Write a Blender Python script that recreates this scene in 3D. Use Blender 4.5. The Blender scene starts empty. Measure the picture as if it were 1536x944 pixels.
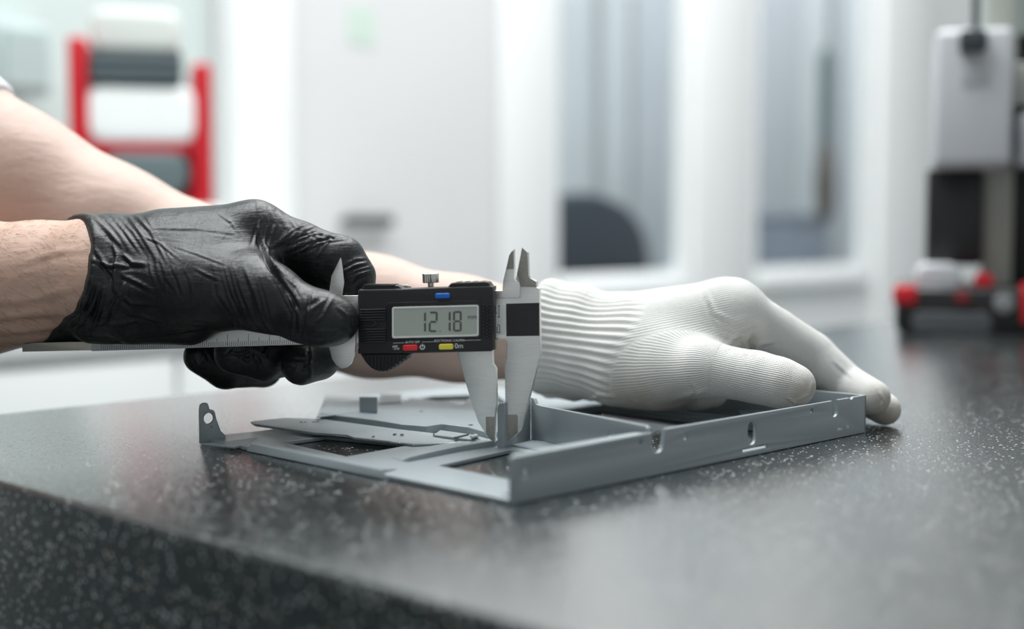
import bpy, bmesh, math, random
import numpy as np
from mathutils import Matrix, Vector
random.seed(5); np.random.seed(5)
SC = bpy.context.scene
COL = SC.collection
PI = math.pi

# ------------------------------------------------------------------ camera
FPX, CX, CY, HC = 2030.0, 768.0, 472.0, 84.0        # pixels / millimetres above the table top
PITCH = math.atan(132.0 / FPX)
cP, sP = math.cos(PITCH), math.sin(PITCH)
cam_d = bpy.data.cameras.new('camera'); cam = bpy.data.objects.new('camera', cam_d); COL.objects.link(cam)
cam.location = (0, 0, HC * .001); cam.rotation_euler = (PI / 2 - PITCH, 0, 0)
cam_d.sensor_width = 36.0; cam_d.lens = 36.0 * FPX / 1536.0
cam_d.clip_start = .02; cam_d.clip_end = 60
cam_d.dof.use_dof = True; cam_d.dof.focus_distance = .522; cam_d.dof.aperture_fstop = 4.5; cam_d.dof.aperture_blades = 0
SC.camera = cam

# ------------------------------------------------------------------ light and exposure
world = bpy.data.worlds.new('world'); SC.world = world; world.use_nodes = True
bgn = world.node_tree.nodes['Background']
bgn.inputs[0].default_value = (.93, .985, 1.0, 1); bgn.inputs[1].default_value = .43
def area_lamp(name, loc, target, sx, sy, watts, col=(1, 1, 1)):
    d = bpy.data.lights.new(name, 'AREA'); d.shape = 'RECTANGLE'; d.size = sx; d.size_y = sy; d.energy = watts; d.color = col
    o = bpy.data.objects.new(name, d); COL.objects.link(o); o.location = loc
    o.rotation_euler = (Vector(target) - Vector(loc)).to_track_quat('-Z', 'Y').to_euler()
    return o
area_lamp('overhead_light', (-.15, .95, 1.75), (0, .6, 0), 1.6, 1.0, 46, (.97, 1, 1))
area_lamp('overhead_light', (.6, 2.2, 2.0), (.8, 3.0, 0), 1.6, 1.2, 46, (1, 1, 1))  # added light, unseen, brightens the rear wall
area_lamp('overhead_light', (-1.2, .3, 1.7), (-.1, .6, 0), .9, .9, 9, (1, 1, 1))
vs = SC.view_settings
vs.view_transform = 'Standard'; vs.look = 'None'; vs.gamma = 1.0; vs.use_curve_mapping = False; vs.exposure = 0.12

# ------------------------------------------------------------------ maths helpers (millimetres)
def ray(px, py):
    a = (px - CX) / FPX; b = (py - CY) / FPX
    return np.array((a, cP - b * sP, -(b * cP + sP)))
def at(px, py, D):                     # point at axial depth D
    return ray(px, py) * D + np.array((0, 0, HC))
def on_z(px, py, z):                   # point on the horizontal plane z
    r = ray(px, py); return r * ((z - HC) / r[2]) + np.array((0, 0, HC))
def project(P):
    P = np.asarray(P, dtype=np.float64); z = P[..., 2] - HC
    D = P[..., 1] * cP - z * sP; v = -(P[..., 1] * sP + z * cP)
    return CX + FPX * P[..., 0] / D, CY + FPX * v / D

# ------------------------------------------------------------------ object helpers
def tag(o, label=None, cat=None, group=None, kind=None):
    if label: o['label'] = label
    if cat: o['category'] = cat
    if group: o['group'] = group
    if kind: o['kind'] = kind
    return o
def thing(name, label, cat, M=None, group=None):
    o = bpy.data.objects.new(name, None); COL.objects.link(o); o.empty_display_size = .01
    if M is not None: o.matrix_world = M
    return tag(o, label, cat, group)
def link(name, me, m, parent=None, smooth=False, kind=None, label=None):
    o = bpy.data.objects.new(name, me); COL.objects.link(o)
    if m is not None:
        me.materials.clear(); me.materials.append(m)
    if parent is not None: o.parent = parent
    if smooth:
        me.polygons.foreach_set('use_smooth', [True] * len(me.polygons))
    return tag(o, label, None, None, kind)
def bm_mesh(bm, name='m'):
    me = bpy.data.meshes.new(name); bmesh.ops.recalc_face_normals(bm, faces=bm.faces[:]); bm.to_mesh(me); bm.free(); return me
def auto_smooth(me, ang=35):
    me.polygons.foreach_set('use_smooth', [True] * len(me.polygons))
    bm = bmesh.new(); bm.from_mesh(me)
    for e in bm.edges:
        if len(e.link_faces) == 2 and e.calc_face_angle(0) > math.radians(ang): e.smooth = False
    bm.to_mesh(me); bm.free()
def box_bm(x0, x1, y0, y1, z0, z1, bev=0, seg=2, bm=None):
    bm2 = bmesh.new(); bmesh.ops.create_cube(bm2, size=1)
    for v in bm2.verts:
        v.co = Vector(((x0 + x1) / 2 + v.co.x * (x1 - x0), (y0 + y1) / 2 + v.co.y * (y1 - y0), (z0 + z1) / 2 + v.co.z * (z1 - z0)))
    if bev: bmesh.ops.bevel(bm2, geom=bm2.edges[:], offset=bev, segments=seg, profile=.5, affect='EDGES')
    if bm is None: return bm2
    me = bm_mesh(bm2); bm.from_mesh(me); bpy.data.meshes.remove(me); return bm
def box(name, x0, x1, y0, y1, z0, z1, m, parent=None, bev=0, seg=2, label=None):
    me = bm_mesh(box_bm(x0, x1, y0, y1, z0, z1, bev, seg), name); auto_smooth(me)
    return link(name, me, m, parent, label=label)
def cyl_bm(p0, p1, r0, r1=None, n=24, bm=None, bev=0):
    r1 = r0 if r1 is None else r1
    p0, p1 = Vector(p0), Vector(p1); L = (p1 - p0).length
    b = bmesh.new(); bmesh.ops.create_cone(b, cap_ends=True, segments=n, radius1=r0, radius2=r1, depth=L)
    if bev:
        bmesh.ops.bevel(b, geom=[e for e in b.edges if e.calc_face_angle(0) > .8], offset=bev, segments=2, profile=.5, affect='EDGES')
    q = (p1 - p0).to_track_quat('Z', 'Y').to_matrix().to_4x4(); q.translation = (p0 + p1) / 2
    b.transform(q)
    if bm is None: return b
    me = bm_mesh(b); bm.from_mesh(me); bpy.data.meshes.remove(me); return bm
def cyl(name, p0, p1, r0, m, parent=None, r1=None, n=24, bev=0, label=None):
    me = bm_mesh(cyl_bm(p0, p1, r0, r1, n, None, bev), name); auto_smooth(me); return link(name, me, m, parent, label=label)

def curve_mesh(outer, holes=(), thick=1.0, bevel=0.0):
    """extruded 2D outline with holes (mm), centred on z=0"""
    cu = bpy.data.curves.new('c', 'CURVE'); cu.dimensions = '2D'; cu.fill_mode = 'BOTH'
    cu.extrude = max(thick / 2 - bevel, 1e-4); cu.bevel_depth = bevel; cu.bevel_resolution = 2; cu.offset = -bevel
    for loop in [outer] + list(holes):
        sp = cu.splines.new('POLY'); sp.points.add(len(loop) - 1)
        for p, q in zip(sp.points, loop): p.co = (q[0], q[1], 0, 1)
        sp.use_cyclic_u = True
    o = bpy.data.objects.new('tmp', cu); COL.objects.link(o)
    dg = bpy.context.evaluated_depsgraph_get(); dg.update()
    me = bpy.data.meshes.new_from_object(o.evaluated_get(dg))
    bpy.data.objects.remove(o); bpy.data.curves.remove(cu)
    bm = bmesh.new(); bm.from_mesh(me); bmesh.ops.remove_doubles(bm, verts=bm.verts[:], dist=1e-4)
    bmesh.ops.recalc_face_normals(bm, faces=bm.faces[:]); bm.to_mesh(me); bm.free()
    return me
def text_mesh(s, size, thick=.03):
    cu = bpy.data.curves.new('t', 'FONT'); cu.body = s; cu.size = size; cu.align_x = 'CENTER'; cu.align_y = 'CENTER'; cu.extrude = thick; cu.resolution_u = 3
    o = bpy.data.objects.new('tmp', cu); COL.objects.link(o)
    dg = bpy.context.evaluated_depsgraph_get(); dg.update()
    me = bpy.data.meshes.new_from_object(o.evaluated_get(dg)); bpy.data.objects.remove(o); bpy.data.curves.remove(cu); return me
def frame(o, ex, ey, s=.001):
    ex, ey = Vector(ex), Vector(ey); ez = ex.cross(ey)
    M = Matrix.Identity(4)
    for i in range(3): M[i][0], M[i][1], M[i][2], M[i][3] = ex[i] * s, ey[i] * s, ez[i] * s, o[i] * s
    return M
def circ(x, y, r, n=20, r2=None): return [(x + r * math.cos(2 * PI * i / n), y + (r2 or r) * math.sin(2 * PI * i / n)) for i in range(n)]
def rrect(x0, y0, x1, y1, r, n=5):
    P = []
    for cx, cy, a in ((x1 - r, y1 - r, 0), (x0 + r, y1 - r, 90), (x0 + r, y0 + r, 180), (x1 - r, y0 + r, 270)):
        for i in range(n + 1):
            t = math.radians(a + 90 * i / n); P.append((cx + r * math.cos(t), cy + r * math.sin(t)))
    return P
def poly_plate(pts, thick, dirv=(0, 0, -1)):
    """solid from a 3D polygon (mm), thickened along dirv"""
    bm = bmesh.new(); d = Vector(dirv) * thick
    a = [bm.verts.new(Vector(p) * .001) for p in pts]; b = [bm.verts.new((Vector(p) + d) * .001) for p in pts]
    bm.faces.new(a); bm.faces.new(b[::-1]); n = len(pts)
    for i in range(n): bm.faces.new((a[i], a[(i + 1) % n], b[(i + 1) % n], b[i]))
    bmesh.ops.recalc_face_normals(bm, faces=bm.faces[:])
    bmesh.ops.bevel(bm, geom=bm.edges[:], offset=.00022, segments=1, affect='EDGES')
    return bm_mesh(bm)

# ------------------------------------------------------------------ materials
class NT:
    def __init__(s, name):
        s.m = bpy.data.materials.new(name); s.m.use_nodes = True; s.t = s.m.node_tree; s.b = s.t.nodes['Principled BSDF']; s.out = s.t.nodes['Material Output']
    def n(s, typ, **kw):
        nd = s.t.nodes.new(typ)
        for k_, v in kw.items():
            if k_.startswith('i_'):
                key = k_[2:]; key = int(key) if key.isdigit() else key.replace('_', ' ')
                nd.inputs[key].default_value = v
            else: setattr(nd, k_, v)
        return nd
    def l(s, a, b): s.t.links.new(a, b)
    def set(s, **kw):
        for k_, v in kw.items(): s.b.inputs[k_.replace('_', ' ')].default_value = v
        return s
    def noise(s, scale, detail=4, rough=.55, vec=None, dist=0):
        nd = s.n('ShaderNodeTexNoise', i_Scale=scale, i_Detail=detail, i_Roughness=rough, i_Distortion=dist)
        s.l(vec if vec is not None else s.coord(), nd.inputs['Vector']); return nd.outputs['Fac']
    def coord(s, which='Object'):
        if not hasattr(s, 'tc'): s.tc = s.n('ShaderNodeTexCoord')
        return s.tc.outputs[which]
    def stretch(s, sx, sy, sz, rot=(0, 0, 0)):
        mp = s.n('ShaderNodeMapping'); mp.inputs['Scale'].default_value = (sx, sy, sz); mp.inputs['Rotation'].default_value = rot
        s.l(s.coord(), mp.inputs['Vector']); return mp.outputs[0]
    def ramp(s, fac, stops):
        r = s.n('ShaderNodeValToRGB'); e = r.color_ramp.elements
        while len(e) < len(stops): e.new(.5)
        for el, (p, c) in zip(e, stops):
            el.position = p; el.color = (c, c, c, 1) if not isinstance(c, (tuple, list)) else (*c[:3], 1)
        s.l(fac, r.inputs[0]); return r.outputs[0]
    def math(s, op, a, b=None, clamp=False):
        nd = s.n('ShaderNodeMath', operation=op, use_clamp=clamp)
        for i, v in enumerate((a, b)):
            if v is None: continue
            if isinstance(v, (int, float)): nd.inputs[i].default_value = v
            else: s.l(v, nd.inputs[i])
        return nd.outputs[0]
    def mix(s, fac, a, b):
        nd = s.n('ShaderNodeMix', data_type='RGBA')
        for sock, v in ((nd.inputs[0], fac), (nd.inputs[6], a), (nd.inputs[7], b)):
            if isinstance(v, (int, float)): sock.default_value = v
            elif isinstance(v, tuple): sock.default_value = (*v, 1)
            else: s.l(v, sock)
        return nd.outputs[2]
    def bump(s, h, strength=.3, dist=.001, normal=None):
        nd = s.n('ShaderNodeBump', i_Strength=strength, i_Distance=dist); s.l(h, nd.inputs['Height'])
        if normal is not None: s.l(normal, nd.inputs['Normal'])
        return nd.outputs[0]
def simple(name, col, rough=.5, metal=0, nscale=60, var=.06, bump=0, spec=.5):
    t = NT(name); t.set(Roughness=rough, Metallic=metal); t.b.inputs['Specular IOR Level'].default_value = spec
    f = t.noise(nscale)
    a = tuple(c * (1 - var) for c in col); b = tuple(min(1, c * (1 + var)) for c in col)
    t.l(t.mix(f, a, b), t.b.inputs['Base Color'])
    if bump: t.l(t.bump(f, bump, .0005), t.b.inputs['Normal'])
    return t.m

def mat_granite():
    t = NT('black_granite'); t.set(IOR=1.6); t.b.inputs['Coat Weight'].default_value = .9; t.b.inputs['Coat IOR'].default_value = 1.65; t.b.inputs['Coat Roughness'].default_value = .16
    v = t.n('ShaderNodeTexVoronoi', i_Scale=820.0, i_Randomness=1.0); t.l(t.coord(), v.inputs['Vector'])
    big = t.noise(30, 5, .6)
    fleck = t.ramp(t.n('ShaderNodeSeparateColor').outputs[0], [(0, 0), (1, 1)])
    sep = t.n('ShaderNodeSeparateColor'); t.l(v.outputs['Color'], sep.inputs[0])
    f1 = t.ramp(sep.outputs[0], [(.85, 0), (.97, 1)])
    core = t.ramp(v.outputs['Distance'], [(.25, 1), (.55, 0)])
    fl = t.math('MULTIPLY', f1, core)
    v2 = t.n('ShaderNodeTexVoronoi', i_Scale=300.0); t.l(t.coord(), v2.inputs['Vector'])
    sep2 = t.n('ShaderNodeSeparateColor'); t.l(v2.outputs['Color'], sep2.inputs[0])
    base = t.mix(t.ramp(sep2.outputs[1], [(.3, 0), (1, 1)]), (.004, .0065, .007), (.014, .020, .0215))
    base = t.mix(t.ramp(big, [(.35, 0), (.7, .6)]), base, (.019, .025, .027))
    warm = t.ramp(sep.outputs[2], [(.9, 0), (.91, 1)])
    fc = t.mix(warm, (.52, .57, .58), (.55, .47, .32))
    t.l(t.mix(fl, base, fc), t.b.inputs['Base Color'])
    t.l(t.ramp(t.noise(900, 3, .6), [(.3, .13), (.75, .34)]), t.b.inputs['Roughness'])
    fine = t.noise(750, 3, .6)
    b1 = t.bump(fine, .34, .0004)
    b2 = t.bump(fl, .8, .0003, b1)
    t.l(b2, t.b.inputs['Normal']); t.l(b2, t.b.inputs['Coat Normal'])
    return t.m
def mat_steel():
    t = NT('brushed_steel'); t.set(Metallic=1.0)
    f = t.noise(1.0, 4, .65, t.stretch(160, 160, 2600))
    g = t.noise(1.0, 3, .6, t.stretch(700, 700, 700))
    t.l(t.mix(f, (.68, .68, .665), (.95, .95, .93)), t.b.inputs['Base Color'])
    t.l(t.ramp(f, [(.2, .30), (.8, .46)]), t.b.inputs['Roughness'])
    t.l(t.bump(t.math('ADD', f, t.math('MULTIPLY', g, .25)), .12, .0002), t.b.inputs['Normal'])
    return t.m
def mat_tray():
    t = NT('grey_painted_sheet_metal'); t.set(Metallic=.1, Roughness=.34, IOR=1.75)
    f = t.noise(2200, 3, .6); g = t.noise(25, 3)
    t.l(t.mix(g, (.265, .308, .328), (.295, .338, .358)), t.b.inputs['Base Color'])
    t.l(t.ramp(f, [(.3, .30), (.7, .40)]), t.b.inputs['Roughness'])
    t.l(t.bump(f, .08, .0002), t.b.inputs['Normal'])
    return t.m
def mat_nitrile():
    t = NT('black_nitrile'); t.set(IOR=1.42)
    sm = t.noise(55, 6, .7); sp = t.noise(1200, 3, .7)
    dust = t.math('MULTIPLY', t.ramp(sm, [(.50, 0), (.72, 1)]), t.ramp(sp, [(.35, .2), (.7, 1)]))
    t.l(t.mix(t.math('MULTIPLY', dust, .32), (.0105, .0125, .013), (.13, .135, .135)), t.b.inputs['Base Color'])
    t.l(t.math('ADD', t.math('MULTIPLY', dust, .25), .38), t.b.inputs['Roughness'])
    w = t.noise(1.0, 4, .6, t.stretch(90, 90, 420, (0, .5, 0)), .6)
    w2 = t.noise(1.0, 4, .6, t.stretch(330, 140, 110, (0, -.35, 0)), .8)
    b1 = t.bump(w, .28, .0013); b2 = t.bump(w2, .26, .0011, b1); b3 = t.bump(t.noise(2500, 2), .05, .0003, b2)
    t.l(b3, t.b.inputs['Normal'])
    return t.m
def mat_knit():
    t = NT('white_knit_cotton'); t.set(Roughness=.9)
    t.b.inputs['Specular IOR Level'].default_value = .15
    a = t.n('ShaderNodeAttribute', attribute_name='rib'); l = t.n('ShaderNodeAttribute', attribute_name='run'); d = t.n('ShaderNodeAttribute', attribute_name='dirt')
    c = t.n('ShaderNodeAttribute', attribute_name='cuff')
    wob = t.math('MULTIPLY', t.noise(180, 2), .5)
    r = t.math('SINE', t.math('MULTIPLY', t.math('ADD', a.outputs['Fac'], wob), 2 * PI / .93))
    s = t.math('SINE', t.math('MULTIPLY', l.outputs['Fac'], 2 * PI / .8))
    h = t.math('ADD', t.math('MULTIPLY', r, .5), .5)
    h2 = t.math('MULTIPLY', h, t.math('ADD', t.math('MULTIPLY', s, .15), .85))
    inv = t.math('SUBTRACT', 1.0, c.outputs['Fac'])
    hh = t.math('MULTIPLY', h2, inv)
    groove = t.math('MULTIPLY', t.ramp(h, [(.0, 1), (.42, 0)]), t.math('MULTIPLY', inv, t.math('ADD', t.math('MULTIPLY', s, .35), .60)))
    fz = t.noise(900, 4, .7)
    base = t.mix(fz, (.66, .66, .635), (.77, .77, .75))
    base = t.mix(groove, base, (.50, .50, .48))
    base = t.mix(t.math('MULTIPLY', d.outputs['Fac'], t.ramp(t.noise(160, 4, .7), [(.3, .35), (.75, 1)])), base, (.46, .40, .32))
    t.l(base, t.b.inputs['Base Color'])
    b1 = t.bump(hh, .55, .0004); b2 = t.bump(fz, .35, .0005, b1)
    t.l(b2, t.b.inputs['Normal'])
    t.b.inputs['Sheen Weight'].default_value = .15
    return t.m
def mat_skin(name, c0, c1, c2):
    t = NT(name); t.set(Roughness=.52)
    t.b.inputs['Subsurface Weight'].default_value = .18; t.b.inputs['Subsurface Radius'].default_value = (.006, .0022, .0012)
    t.b.inputs['Subsurface Scale'].default_value = .6
    a = t.noise(28, 5, .6); b = t.noise(240, 4, .65)
    col = t.mix(t.ramp(a, [(.3, 0), (.7, 1)]), c0, c1)
    col = t.mix(t.math('MULTIPLY', t.ramp(b, [(.5, 0), (.75, 1)]), .4), col, c2)
    t.l(col, t.b.inputs['Base Color'])
    b1 = t.bump(t.noise(520, 4, .7), .22, .0006); b2 = t.bump(t.noise(1.0, 3, .6, t.stretch(28, 60, 95, (0, .15, 0))), .22, .004, b1)
    t.l(b2, t.b.inputs['Normal'])
    return t.m
def mat_pane():
    m = bpy.data.materials.new('window_glass'); m.use_nodes = True; t = m.node_tree; t.nodes.clear()
    o = t.nodes.new('ShaderNodeOutputMaterial'); tr = t.nodes.new('ShaderNodeBsdfTransparent'); gl = t.nodes.new('ShaderNodeBsdfGlossy')
    lw = t.nodes.new('ShaderNodeLayerWeight'); lw.inputs[0].default_value = .5; pw = t.nodes.new('ShaderNodeMath'); pw.operation = 'POWER'; pw.inputs[1].default_value = 5
    fr = t.nodes.new('ShaderNodeMath'); fr.operation = 'MULTIPLY_ADD'; fr.inputs[1].default_value = .9; fr.inputs[2].default_value = .03; mx = t.nodes.new('ShaderNodeMixShader')
    t.links.new(lw.outputs['Facing'], pw.inputs[0]); t.links.new(pw.outputs[0], fr.inputs[0])
    tr.inputs[0].default_value = (.90, .94, .95, 1); gl.inputs['Roughness'].default_value = .02
    t.links.new(fr.outputs[0], mx.inputs[0]); t.links.new(tr.outputs[0], mx.inputs[1]); t.links.new(gl.outputs[0], mx.inputs[2]); t.links.new(mx.outputs[0], o.inputs[0])
    return m
M_gran, M_steel, M_tray, M_nit, M_knit = mat_granite(), mat_steel(), mat_tray(), mat_nitrile(), mat_knit()
M_skin1 = mat_skin('skin_of_near_arm', (.56, .36, .275), (.64, .44, .35), (.47, .26, .21))
M_skin2 = mat_skin('skin_of_far_arm', (.51, .355, .295), (.57, .41, .345), (.45, .29, .24))
M_pane = mat_pane()
M_wall = simple('white_wall_paint', (.84, .86, .86), .6, 0, 6, .02)
M_frame = simple('white_frame_enamel', (.90, .92, .92), .4, 0, 8, .02)
M_panel = simple('pale_grey_laminate', (.70, .705, .71), .5, 0, 6, .03)
M_green = simple('pale_green_wall', (.66, .74, .72), .6, 0, 5, .04)
M_floor = simple('grey_floor_resin', (.26, .28, .28), .35, 0, 4, .05)
M_hall = simple('grey_hall_wall', (.60, .615, .63), .6, 0, 3, .08)
M_hall2 = simple('lavender_grey_partition', (.52, .53, .56), .6, 0, 3, .06)
M_black = simple('black_plastic', (.012, .013, .014), .38, 0, 900, .2, .05)
M_black2 = simple('matt_black_plastic', (.018, .019, .020), .5, 0, 900, .2, .08)
M_stick = simple('black_scale_sticker', (.022, .022, .025), .45, 0, 1500, .2)
M_white = simple('white_print', (.85, .86, .86), .5, 0, 300, .02)
M_red = simple('red_enamel', (.55, .012, .022), .35, 0, 40, .08)
M_redb = simple('red_rubber_button', (.85, .03, .035), .4, 0, 300, .05)
M_blue = simple('blue_rubber_button', (.015, .17, .72), .4, 0, 300, .05)
M_yel = simple('yellow_rubber_button', (.92, .78, .08), .4, 0, 300, .05)
M_lcd = simple('grey_green_lcd', (.47, .51, .455), .35, 0, 400, .03)
M_seg = simple('lcd_segment', (.115, .12, .112), .5, 0, 400, .05)
M_chrome = simple('nickel_plating', (.62, .60, .56), .25, 1, 300, .05)
M_insert = simple('ground_carbide_insert', (.36, .35, .31), .42, 1, 900, .2, .05)
M_dark = simple('charcoal_plastic', (.045, .055, .06), .45, 0, 60, .1)
M_teal = simple('grey_teal_plastic', (.12, .16, .17), .4, 0, 60, .1)
M_inst = simple('light_grey_enamel', (.60, .62, .65), .4, 0, 60, .03)
M_col = simple('beige_grey_cast_iron', (.42, .44, .40), .5, .2, 60, .06)
M_sleeve = simple('white_cotton_sleeve', (.82, .83, .85), .9, 0, 500, .04, .2)
M_navy = simple('dark_blue_grey_fabric', (.035, .045, .065), .7, 0, 30, .15)
M_bluegrey = simple('blue_grey_paint', (.25, .28, .34), .5, 0, 30, .1)
M_brown = simple('dark_brown_leather', (.10, .075, .055), .6, 0, 30, .1)
M_hair = simple('brown_body_hair', (.16, .10, .07), .5, 0, 300, .2)

# ------------------------------------------------------------------ setting
FL = -.86
link('floor', bm_mesh(box_bm(-4, 5, -2, 8, FL - .05, FL)), M_floor); tag(bpy.data.objects['floor'], kind='structure')
# rear wall: runs beside the table, nearer on the left; s is the distance along it
link('wall_left_added', bm_mesh(box_bm(-1.75, -1.65, -2, 1.35, FL, 1.9)), simple('added_dark_wall', (.07, .085, .09), .6, 0, 4, .05)); bpy.data.objects['wall_left_added']['kind'] = 'structure'  # unseen wall, added and kept dark so the slab's end face reflects dark
WE = Vector((.690, .724, 0)); WN = Vector((.724, -.690, 0)); W0 = Vector((.232, 3.0, 0))     # WN faces the room
MW = Matrix(((WE.x, -WN.x, 0, W0.x), (WE.y, -WN.y, 0, W0.y), (0, 0, 1, 0), (0, 0, 0, 1)))   # local x along wall, y into wall
def s_of(px):
    a = (px - CX) / FPX; return (a * W0.y - W0.x) / (WE.x - a * WE.y)
def wz(px, py, off=0):              # height on the wall plane
    s = s_of(px); P = W0 + WE * s; r = ray(px, py); return HC * .001 + r[2] * P.y / r[1]
def wobj(name, s0, s1, y0, y1, z0, z1, m, parent=None, bev=.004, kind=None, label=None):
    o = box(name, s0, s1, y0, y1, z0, z1, m, parent, bev, 2, label)
    if parent is None: o.matrix_world = MW
    if kind: o['kind'] = kind
    return o
S = {p: s_of(p) for p in (-420, -60, 60, 320, 410, 700, 760, 832, 1020, 1130, 1292, 1385, 1700, 1900)}
SILL = wz(920, 424); TOP = 1.9
bm = bmesh.new()
for a, b, z0, z1 in ((S[-420], S[832], FL, TOP), (S[1020], S[1130], FL, TOP), (S[1292], S[1900], FL, TOP), (S[832], S[1020], FL, SILL), (S[1130], S[1292], FL, SILL), (S[832], S[1020], 1.5, TOP), (S[1130], S[1292], 1.5, TOP)):
    box_bm(a, b, 0, .025, z0, z1, 0, 1, bm)
o = link('wall_back', bm_mesh(bm), M_wall); o.matrix_world = MW; o['kind'] = 'structure'
for i, (a, b) in enumerate(((832, 1020), (1130, 1292))):
    w = bpy.data.objects.new('window_%d' % (i + 1), None); COL.objects.link(w); w.matrix_world = MW; w['kind'] = 'structure'
    s0, s1 = S[a], S[b]
    bm = bmesh.new()
    for q in ((s0, s0 + .008, SILL, 1.5), (s1 - .008, s1, SILL, 1.5)): box_bm(q[0], q[1], -.004, .028, q[2], q[3], .002, 1, bm)
    for q in ((SILL, SILL + .02), (1.48, 1.5)): box_bm(s0, s1, -.004, .028, q[0], q[1], .002, 1, bm)
    link('window_frame', bm_mesh(bm), M_frame, w)
    link('window_sill', bm_mesh(box_bm(s0 - .005, s1 + .005, -.03, .03, SILL - .03, SILL, .004)), M_frame, w)
    link('window_pane', bm_mesh(box_bm(s0 + .008, s1 - .008, .010, .015, SILL + .02, 1.48)), M_pane, w)
wobj('trim_1', S[1020] + .03, S[1130] - .03, -.02, -.001, FL, TOP, M_frame, None, .01, 'structure')
wobj('trim_2', S[1292] + .05, S[1385], -.03, -.001, FL, TOP, M_frame, None, .01, 'structure')
wobj('trim_3', S[700] + .06, S[832] - .03, -.03, -.001, FL, TOP, M_frame, None, .01, 'structure')
wobj('trim_4', S[320], S[410], -.07, -.001, FL, TOP, M_frame, None, .012, 'structure')
# tall grey cabinet door with a dark bar handle, between the pillars
d = bpy.data.objects.new('door_1', None); COL.objects.link(d); d.matrix_world = MW; d['kind'] = 'structure'
link('door_panel', bm_mesh(box_bm(S[410] + .004, S[700] + .05, -.035, -.001, FL + .02, TOP - .1, .004)), M_panel, d)
hz = wz(525, 332); hs0, hs1 = s_of(488), s_of(558)
h = link('door_handle', bm_mesh(box_bm(hs0, hs1, -.065, -.05, hz - .010, hz + .010, .004)), M_dark, d)
bm = bmesh.new()
for sx in (hs0 + .008, hs1 - .008): cyl_bm((sx, -.052, hz), (sx, -.03, hz), .004, None, 12, bm)
link('handle_post', bm_mesh(bm), M_dark, h)
o = wobj('wall_panel', S[-420], S[320] - .01, -.012, -.001, .03, TOP - .05, M_green, None, .003); o.name = 'trim_5'; o['kind'] = 'structure'
# faint green notice high on the door
nt = wobj('paper_notice', s_of(505), s_of(545), -.0365, -.0355, wz(520, 70), wz(520, 12), simple('pale_green_paper', (.58, .70, .62), .8, 0, 40, .05), None, 0)
tag(nt, 'small pale green paper notice high on the grey cabinet door', 'notice')
# hall behind the windows
def hall_pt(px, dep):               # local (s) of a pixel column at distance dep behind the wall plane
    a = (px - CX) / FPX; o_ = W0 - WN * dep
    return (a * o_.y - o_.x) / (WE.x - a * WE.y)
def hall_z(px, py, dep):
    s = hall_pt(px, dep); P = W0 - WN * dep + WE * s; r = ray(px, py); return HC * .001 + r[2] * P.y / r[1]

o = link('wall_hall', bm_mesh(box_bm(-2.2, 6.0, 1.3, 1.4, FL, 2.6)), M_hall); o.matrix_world = MW; o['kind'] = 'structure'
for i, (p0, p1, d0, d1, m) in enumerate(((905, 944, 1.26, 1.295, M_hall), (950, 1040, 1.25, 1.295, M_hall2), (1120, 1198, 1.25, 1.295, M_hall2), (1252, 1330, 1.26, 1.295, M_hall2))):
    wobj('trim_%d' % (6 + i), hall_pt(p0, d0), hall_pt(p1, d0), d0, d1, FL, 2.5, m, None, .008, 'structure')
for sl in (.4, 1.8, 3.4):
    area_lamp('hall_fill', W0 + WE * sl - WN * .42 + Vector((0, 0, 1.9)), W0 + WE * (sl + .1) - WN * 1.3 + Vector((0, 0, .3)), .9, .4, 15, (1, 1, 1))  # added fill lights, unseen, to brighten the hall behind the panes

# dark swivel chair seen through the first window
def lathe(prof, n=32):
    bm = bmesh.new(); rings = []
    for r, z in prof:
        rings.append([bm.verts.new((r * math.cos(2 * PI * i / n), r * math.sin(2 * PI * i / n), z)) for i in range(n)])
    for a, b in zip(rings, rings[1:]):
        for i in range(n): bm.faces.new((a[i], a[(i + 1) % n], b[(i + 1) % n], b[i]))
    bm.faces.new(rings[0][::-1]); bm.faces.new(rings[-1]); return bm
dep = .5; s_c = hall_pt(892, dep); ztop = hall_z(868, 288, dep); zseat = hall_z(868, 405, dep)
ch = thing('swivel_chair', 'dark blue-grey swivel chair with rounded back seen through the window nearer the calipers', 'chair', MW @ Matrix.Translation((s_c, dep, FL)))
hw = (hall_pt(1000, dep) - hall_pt(800, dep)) / 2
bk = [(-hw, zseat - FL - .02), (hw, zseat - FL - .02)] + [(hw * math.cos(t) * (1 if math.cos(t) > 0 else 1), zseat - FL + (ztop - zseat) * (math.sin(t)) ** .8) for t in np.linspace(.05, PI - .05, 18)]
me = curve_mesh([(x * 1000, z * 1000) for x, z in bk], (), 70, 20); me.transform(frame((0, 60, 0), (1, 0, 0), (0, 0, 1))); auto_smooth(me); link('backrest', me, M_navy, ch)
box('seat', -hw, hw, -.30, .05, zseat - FL - .10, zseat - FL - .03, M_navy, ch, .03, 3)
cyl('column', (0, -.08, .09), (0, -.08, zseat - FL - .09), .03, M_dark, ch)
for i in range(5):
    a = 2 * PI * i / 5; L = .24
    lg = cyl('leg', (0, -.08, .10), (L * math.cos(a), -.08 + L * math.sin(a), .06), .025, M_dark, ch, .015, 12)
    cyl('castor', (L * math.cos(a) - .01, -.08 + L * math.sin(a), .03), (L * math.cos(a) + .01, -.08 + L * math.sin(a), .03), .03, M_black2, lg, None, 16)
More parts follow.
